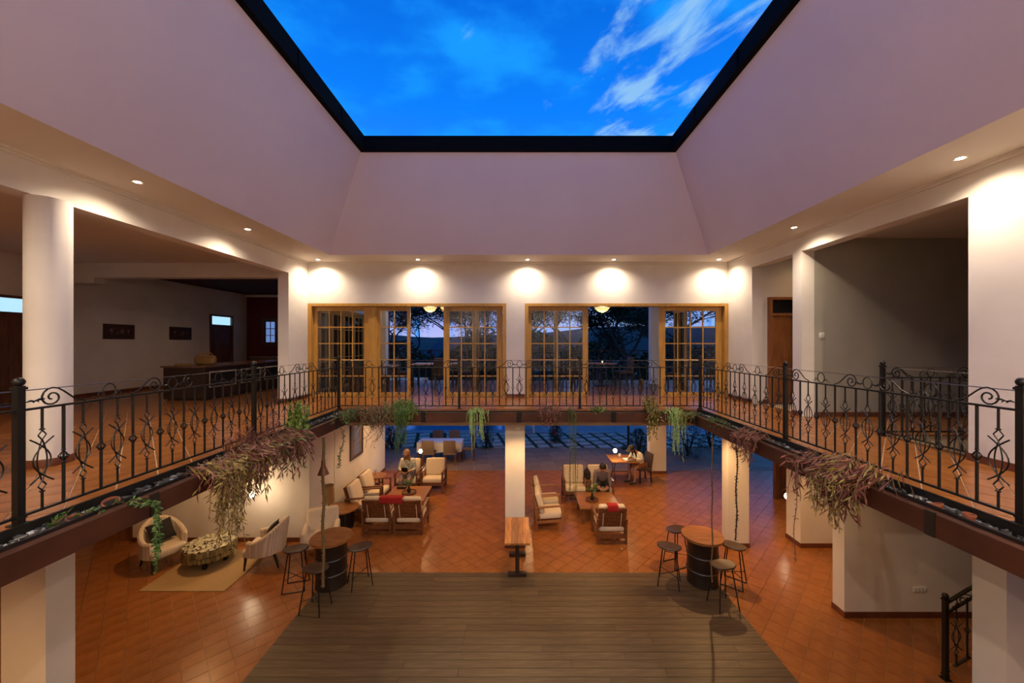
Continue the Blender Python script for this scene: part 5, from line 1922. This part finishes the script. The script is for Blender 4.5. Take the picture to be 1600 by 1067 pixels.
garland('hanging_vine', 'bead like dark vine hanging before the yellow lit pillar', 3.34, 5.85, -.19, -1.72, .008, M['bark'], 26, .032, .018, 3, ramt=M['bark'])
garland('hanging_vine', 'thin sparse vine hanging before the right white pier', 3.33, 4.60, -.19, -1.3, .004, M['redleaf'], 3, .04, .03, 4)
garland('hanging_vine', 'thin leafy vine hanging left of the painting', -3.30, 7.08, -.19, -.98, .005, M['dgreen'], 16, .06, .03, 5)
garland('hanging_wire', 'thin dark wire hanging beside the floor lamp', -3.32, 6.85, -.19, -1.25, .003, M['bark'], 0, .03, .004, 6, cat='wire')

# pots in the planters
def pot(lab, x, y, r, h, tilt):
    t = thing('terracotta_pot', lab, 'pot', (x, y, -.045))
    o = MB().lathe([(r * .65, 0), (r * .9, h * .8), (r, h * .8), (r, h), (r * .85, h), (r * .6, .02)], (0, 0, 0), 20).build('pot_body', M['pot'], t)
    o.rotation_euler = (tilt, tilt * .6, 0)
    s = MB().disc((0, 0, h * .6), r * .8, .01, 16, bev=.002).build('soil', M['soil'], o)
pot('terracotta pot lying in the left planter beside the green tail', -3.58, 3.35, .06, .07, .35)
pot('small terracotta pot in the left planter close to the camera', -3.56, 3.05, .045, .06, .2)
pot('terracotta pot in the right planter right of the purple plant', 3.58, 3.25, .055, .07, -.3)
pot('small dark terracotta pot standing in the right planter', 3.60, 3.05, .04, .08, .05)

# ================================================================== PEOPLE
def skin_fig(name, joints, edges, mt, parent=None, sub=2, root=0):
    me = bpy.data.meshes.new(name)
    me.from_pydata([j[:3] for j in joints], edges, [])
    me.materials.append(mt)
    o = put(name, me, parent)
    md = o.modifiers.new('skin', 'SKIN')
    sk = me.skin_vertices[0].data
    for i, j in enumerate(joints):
        r = j[3]
        sk[i].radius = (r, r) if len(j) == 4 else (r, j[4])
        sk[i].use_root = (i == root)
    md.use_smooth_shade = True
    s = o.modifiers.new('sub', 'SUBSURF')
    s.levels = s.render_levels = sub
    return o
def seated(name, lab, loc, rz, lean, skin, top_m, bot_m, hair_m, long_hair, arms, bare_legs, cap=None, head_tilt=.35, s=1.0, seat=.45):
    """front = +Y. lean = forward lean of torso (rad)."""
    t = thing(name, lab, 'person', loc, rz)
    sl, cl = math.sin(lean), math.cos(lean)
    def T(x, y, z):   # torso space: y forward, z up from pelvis
        return (x, y * cl + z * sl, seat + .09 + z * cl - y * sl)
    J, E = [], []
    def j(p, r, r2=None):
        J.append((*p, r) if r2 is None else (*p, r, r2))
        return len(J) - 1
    pel = j(T(0, 0, 0), .14, .11)
    sp = j(T(0, .01, .18), .115, .09)
    ch = j(T(0, 0, .36), .15, .10)
    nk0 = j(T(0, .0, .50), .06)
    nk = j(T(0, .015, .57), .05)
    E += [(pel, sp), (sp, ch), (ch, nk0), (nk0, nk)]
    hd0 = j(T(0, .03 + .02, .62), .065)
    hc = T(0, .05 + .06 * head_tilt * 2, .71)
    hd1 = j(hc, .085)
    hd2 = j(T(0, .05 + .08 * head_tilt * 2, .78), .065)
    E += [(nk, hd0), (hd0, hd1), (hd1, hd2)]
    shirtJ, shirtE = [], []
    for sgn in (-1, 1):
        sh = T(sgn * .18, 0, .44)
        el, wr = arms[0 if sgn < 0 else 1]
        a = j(sh, .052)
        b = j(el, .040)
        c = j(wr, .026)
        E += [(ch, a), (a, b), (b, c)]
        d = (Vector(wr) - Vector(el)).normalized()
        side = d.cross(Vector((0, 0, 1)))
        if side.length < .1:
            side = Vector((1, 0, 0))
        side.normalize()
        pc = Vector(wr) + d * .07
        pj = j(tuple(pc), .030, .018)
        E.append((c, pj))
        hand = []
        for k in range(4):
            off = side * (.024 * (k - 1.5) / 1.5)
            ln = (.060, .072, .068, .052)[k]
            p0 = pc + off * .8 + d * .02
            p1 = pc + off + d * (.02 + ln * .55) + Vector((0, 0, -.010))
            p2 = pc + off + d * (.02 + ln * .85) + Vector((0, 0, -.032))
            i0, i1, i2 = j(tuple(p0), .009), j(tuple(p1), .0085), j(tuple(p2), .007)
            E += [(pj, i0), (i0, i1), (i1, i2)]
        th0 = pc - d * .03 + side * .028 * -sgn
        th1 = th0 + (d * .5 - side * sgn).normalized() * .035
        th2 = th1 + (d - side * sgn * .3).normalized() * .028
        i0, i1, i2 = j(tuple(th0), .012), j(tuple(th1), .010), j(tuple(th2), .008)
        E += [(pj, i0), (i0, i1), (i1, i2)]
        # legs
        hp = j((sgn * .09, .02, seat + .08), .09)
        kn = (sgn * .12, .42, seat + .07)
        kj = j(kn, .062)
        an = (sgn * .12, .40, .09)
        cj = j((sgn * .12, .40, seat * .62), .052)
        aj = j(an, .034)
        fj = j((sgn * .12, .46, .035), .034)
        tj = j((sgn * .12, .56, .028), .028)
        E += [(pel, hp), (hp, kj), (kj, cj), (cj, aj), (aj, fj), (fj, tj)]
    body = skin_fig('body', J, E, skin, t)
    # shirt
    SJ = [(*T(0, 0, .0), .165, .135), (*T(0, .01, .18), .15, .125), (*T(0, .01, .36), .185, .145), (*T(0, .005, .48), .115, .105)]
    SE = [(0, 1), (1, 2), (2, 3)]
    for sgn in (-1, 1):
        el, wr = arms[0 if sgn < 0 else 1]
        n = len(SJ)
        SJ += [(*T(sgn * .18, 0, .44), .078), (*el, .055), (*tuple(Vector(el).lerp(Vector(wr), .75)), .042)]
        SE += [(2, n), (n, n + 1), (n + 1, n + 2)]
    skin_fig('shirt', SJ, SE, top_m, t)
    # trousers or shorts
    PJ = [(0, 0, seat + .10, .165, .13)]
    PE = []
    for sgn in (-1, 1):
        n = len(PJ)
        PJ += [(sgn * .09, .03, seat + .085, .105), (sgn * .12, .40 if not bare_legs else .30, seat + .075, .078)]
        PE += [(0, n), (n, n + 1)]
        if not bare_legs:
            PJ += [(sgn * .12, .41, seat * .6, .066), (sgn * .12, .40, .13, .05)]
            PE += [(n + 1, n + 2), (n + 2, n + 3)]
    skin_fig('shorts' if bare_legs else 'trousers', PJ, PE, bot_m, t)
    for sgn in (-1, 1):
        MB().rbox((sgn * .12, .485, .035), (.09, .25, .07), .03, None, 3).build('shoe', M['shoe'], t)
    # hair
    hv = Vector(hc)
    fw = Vector(T(0, 1, 0)) - Vector(T(0, 0, 0))
    upv = Vector(T(0, 0, 1)) - Vector(T(0, 0, 0))
    hb = MB()
    hb.ball(tuple(hv - fw * .045 + upv * .030), .104, 14, sz=1.0)
    if long_hair:
        for sgn in (-1, 0, 1):
            p0 = hv + Vector((sgn * .075, 0, .0)) - fw * (.03 if sgn else .07)
            hb.tube([p0 + upv * .05, p0 - upv * .08, p0 - upv * .20 - fw * .02 + Vector((0, 0, -.02)), p0 - upv * .28 + Vector((0, 0, -.04))], [.03, .036, .034, .015], 8)
    hb.build('hair', hair_m, t)
    # face
    fc = MB()
    f0 = hv + fw * .082
    fc.ball(tuple(f0 - upv * .018 + fw * .012), .014, 8, sz=1.4)
    fc.build('nose', skin, body)
    ey = MB()
    for sgn in (-1, 1):
        ey.ball(tuple(f0 + Vector((sgn * .032, 0, 0)) + upv * .008 - fw * .008), .011, 8)
    ey.build('eyes', M['black'], body)
    MB().cbox(tuple(f0 - upv * .05 - fw * .006), (.042, .012, .009)).build('mouth', M['redcl'], body)
    for sgn in (-1, 1):
        MB().ball(tuple(hv + Vector((sgn * .088, 0, -.005))), .022, 8, sz=1.3).build('ear', skin, body)
    if cap:
        c = MB()
        c.ball(tuple(hv + upv * .035 - fw * .005), .110, 14, sz=.9)
        c.cbox(tuple(hv + upv * .045 + fw * .14), (.15, .12, .012), 0, -lean)
        c.build('cap', cap, t)
    return t
# woman on the left cream chair, facing the camera, reading
arms1 = [((-.24, .16, .72), (-.10, .34, .70)), ((.24, .16, .72), (.10, .34, .70))]
w_ = seated('person', 'seated woman in pale patterned shirt reading a dark tablet', (-3.45, 11.92, G), PI, .22, M['skin'], M['shirtw'], M['greycl'], M['hairl'], True, arms1, False, head_tilt=.5)
tb = thing('tablet', 'dark tablet held by the seated woman', 'tablet', (-3.45, 11.50, G + .745), PI)
MB().rbox((0, 0, 0), (.19, .012, .26), .005, Matrix.Rotation(R(-32), 3, 'X'), 2).build('case', M['tablet'], tb)
MB().rbox((0, -.0075, .0), (.165, .002, .23), .0008, Matrix.Rotation(R(-32), 3, 'X'), 2).build('screen', M['darkgl'], tb)
# reader at the square table, body turned to the table (-X and towards the camera)
arms2 = [((-.27, .20, .80), (-.10, .44, .80)), ((.27, .20, .80), (.10, .44, .80))]
seated('person', 'person in cap, cream jacket and shorts leaning over the square table', (4.08, 12.74, G), R(118), .48, M['skin2'], M['jacket'], M['shorts'], M['hairb'], True, arms2, True, cap=mat('dark_cap', (.05, .04, .035), .9), head_tilt=.6)
tb = thing('open_book', 'open book on the square table before the reader', 'book', (3.58, 12.56, G + .751), R(100))
for s in (-1, 1):
    MB().cbox((s * .075, 0, .012), (.15, .21, .016), 0, 0, s * R(-5)).build('page_block', M['linen'], tb, False)
MB().box(-.155, .155, -.11, .11, 0, .003).build('cover', M['shorts'], tb, False)
# person bending on the right cream chair
arms3 = [((-.22, .26, .52), (-.12, .44, .50)), ((.22, .26, .52), (.12, .44, .50))]
seated('person', 'dark haired person in grey clothes bending forward on the cream armchair', (2.44, 11.25, G), R(172), .62, M['skin2'], M['greycl'], M['charcoal'], M['hairb'], False, arms3, False, head_tilt=.5)
bg_ = thing('black_bag', 'black bag slumped on the arm between the two far armchairs', 'bag', (2.01, 11.22, G + .62))
MB().rbox((0, 0, .12), (.17, .30, .26), .07, None, 4).build('body', M['charcoal'], bg_)
MB().tube([(0, -.08, .2)] + [(0, -.08 * math.cos(PI * i / 8), .24 + .09 * math.sin(PI * i / 8)) for i in range(9)], .009, 6).build('handle', M['black'], bg_)
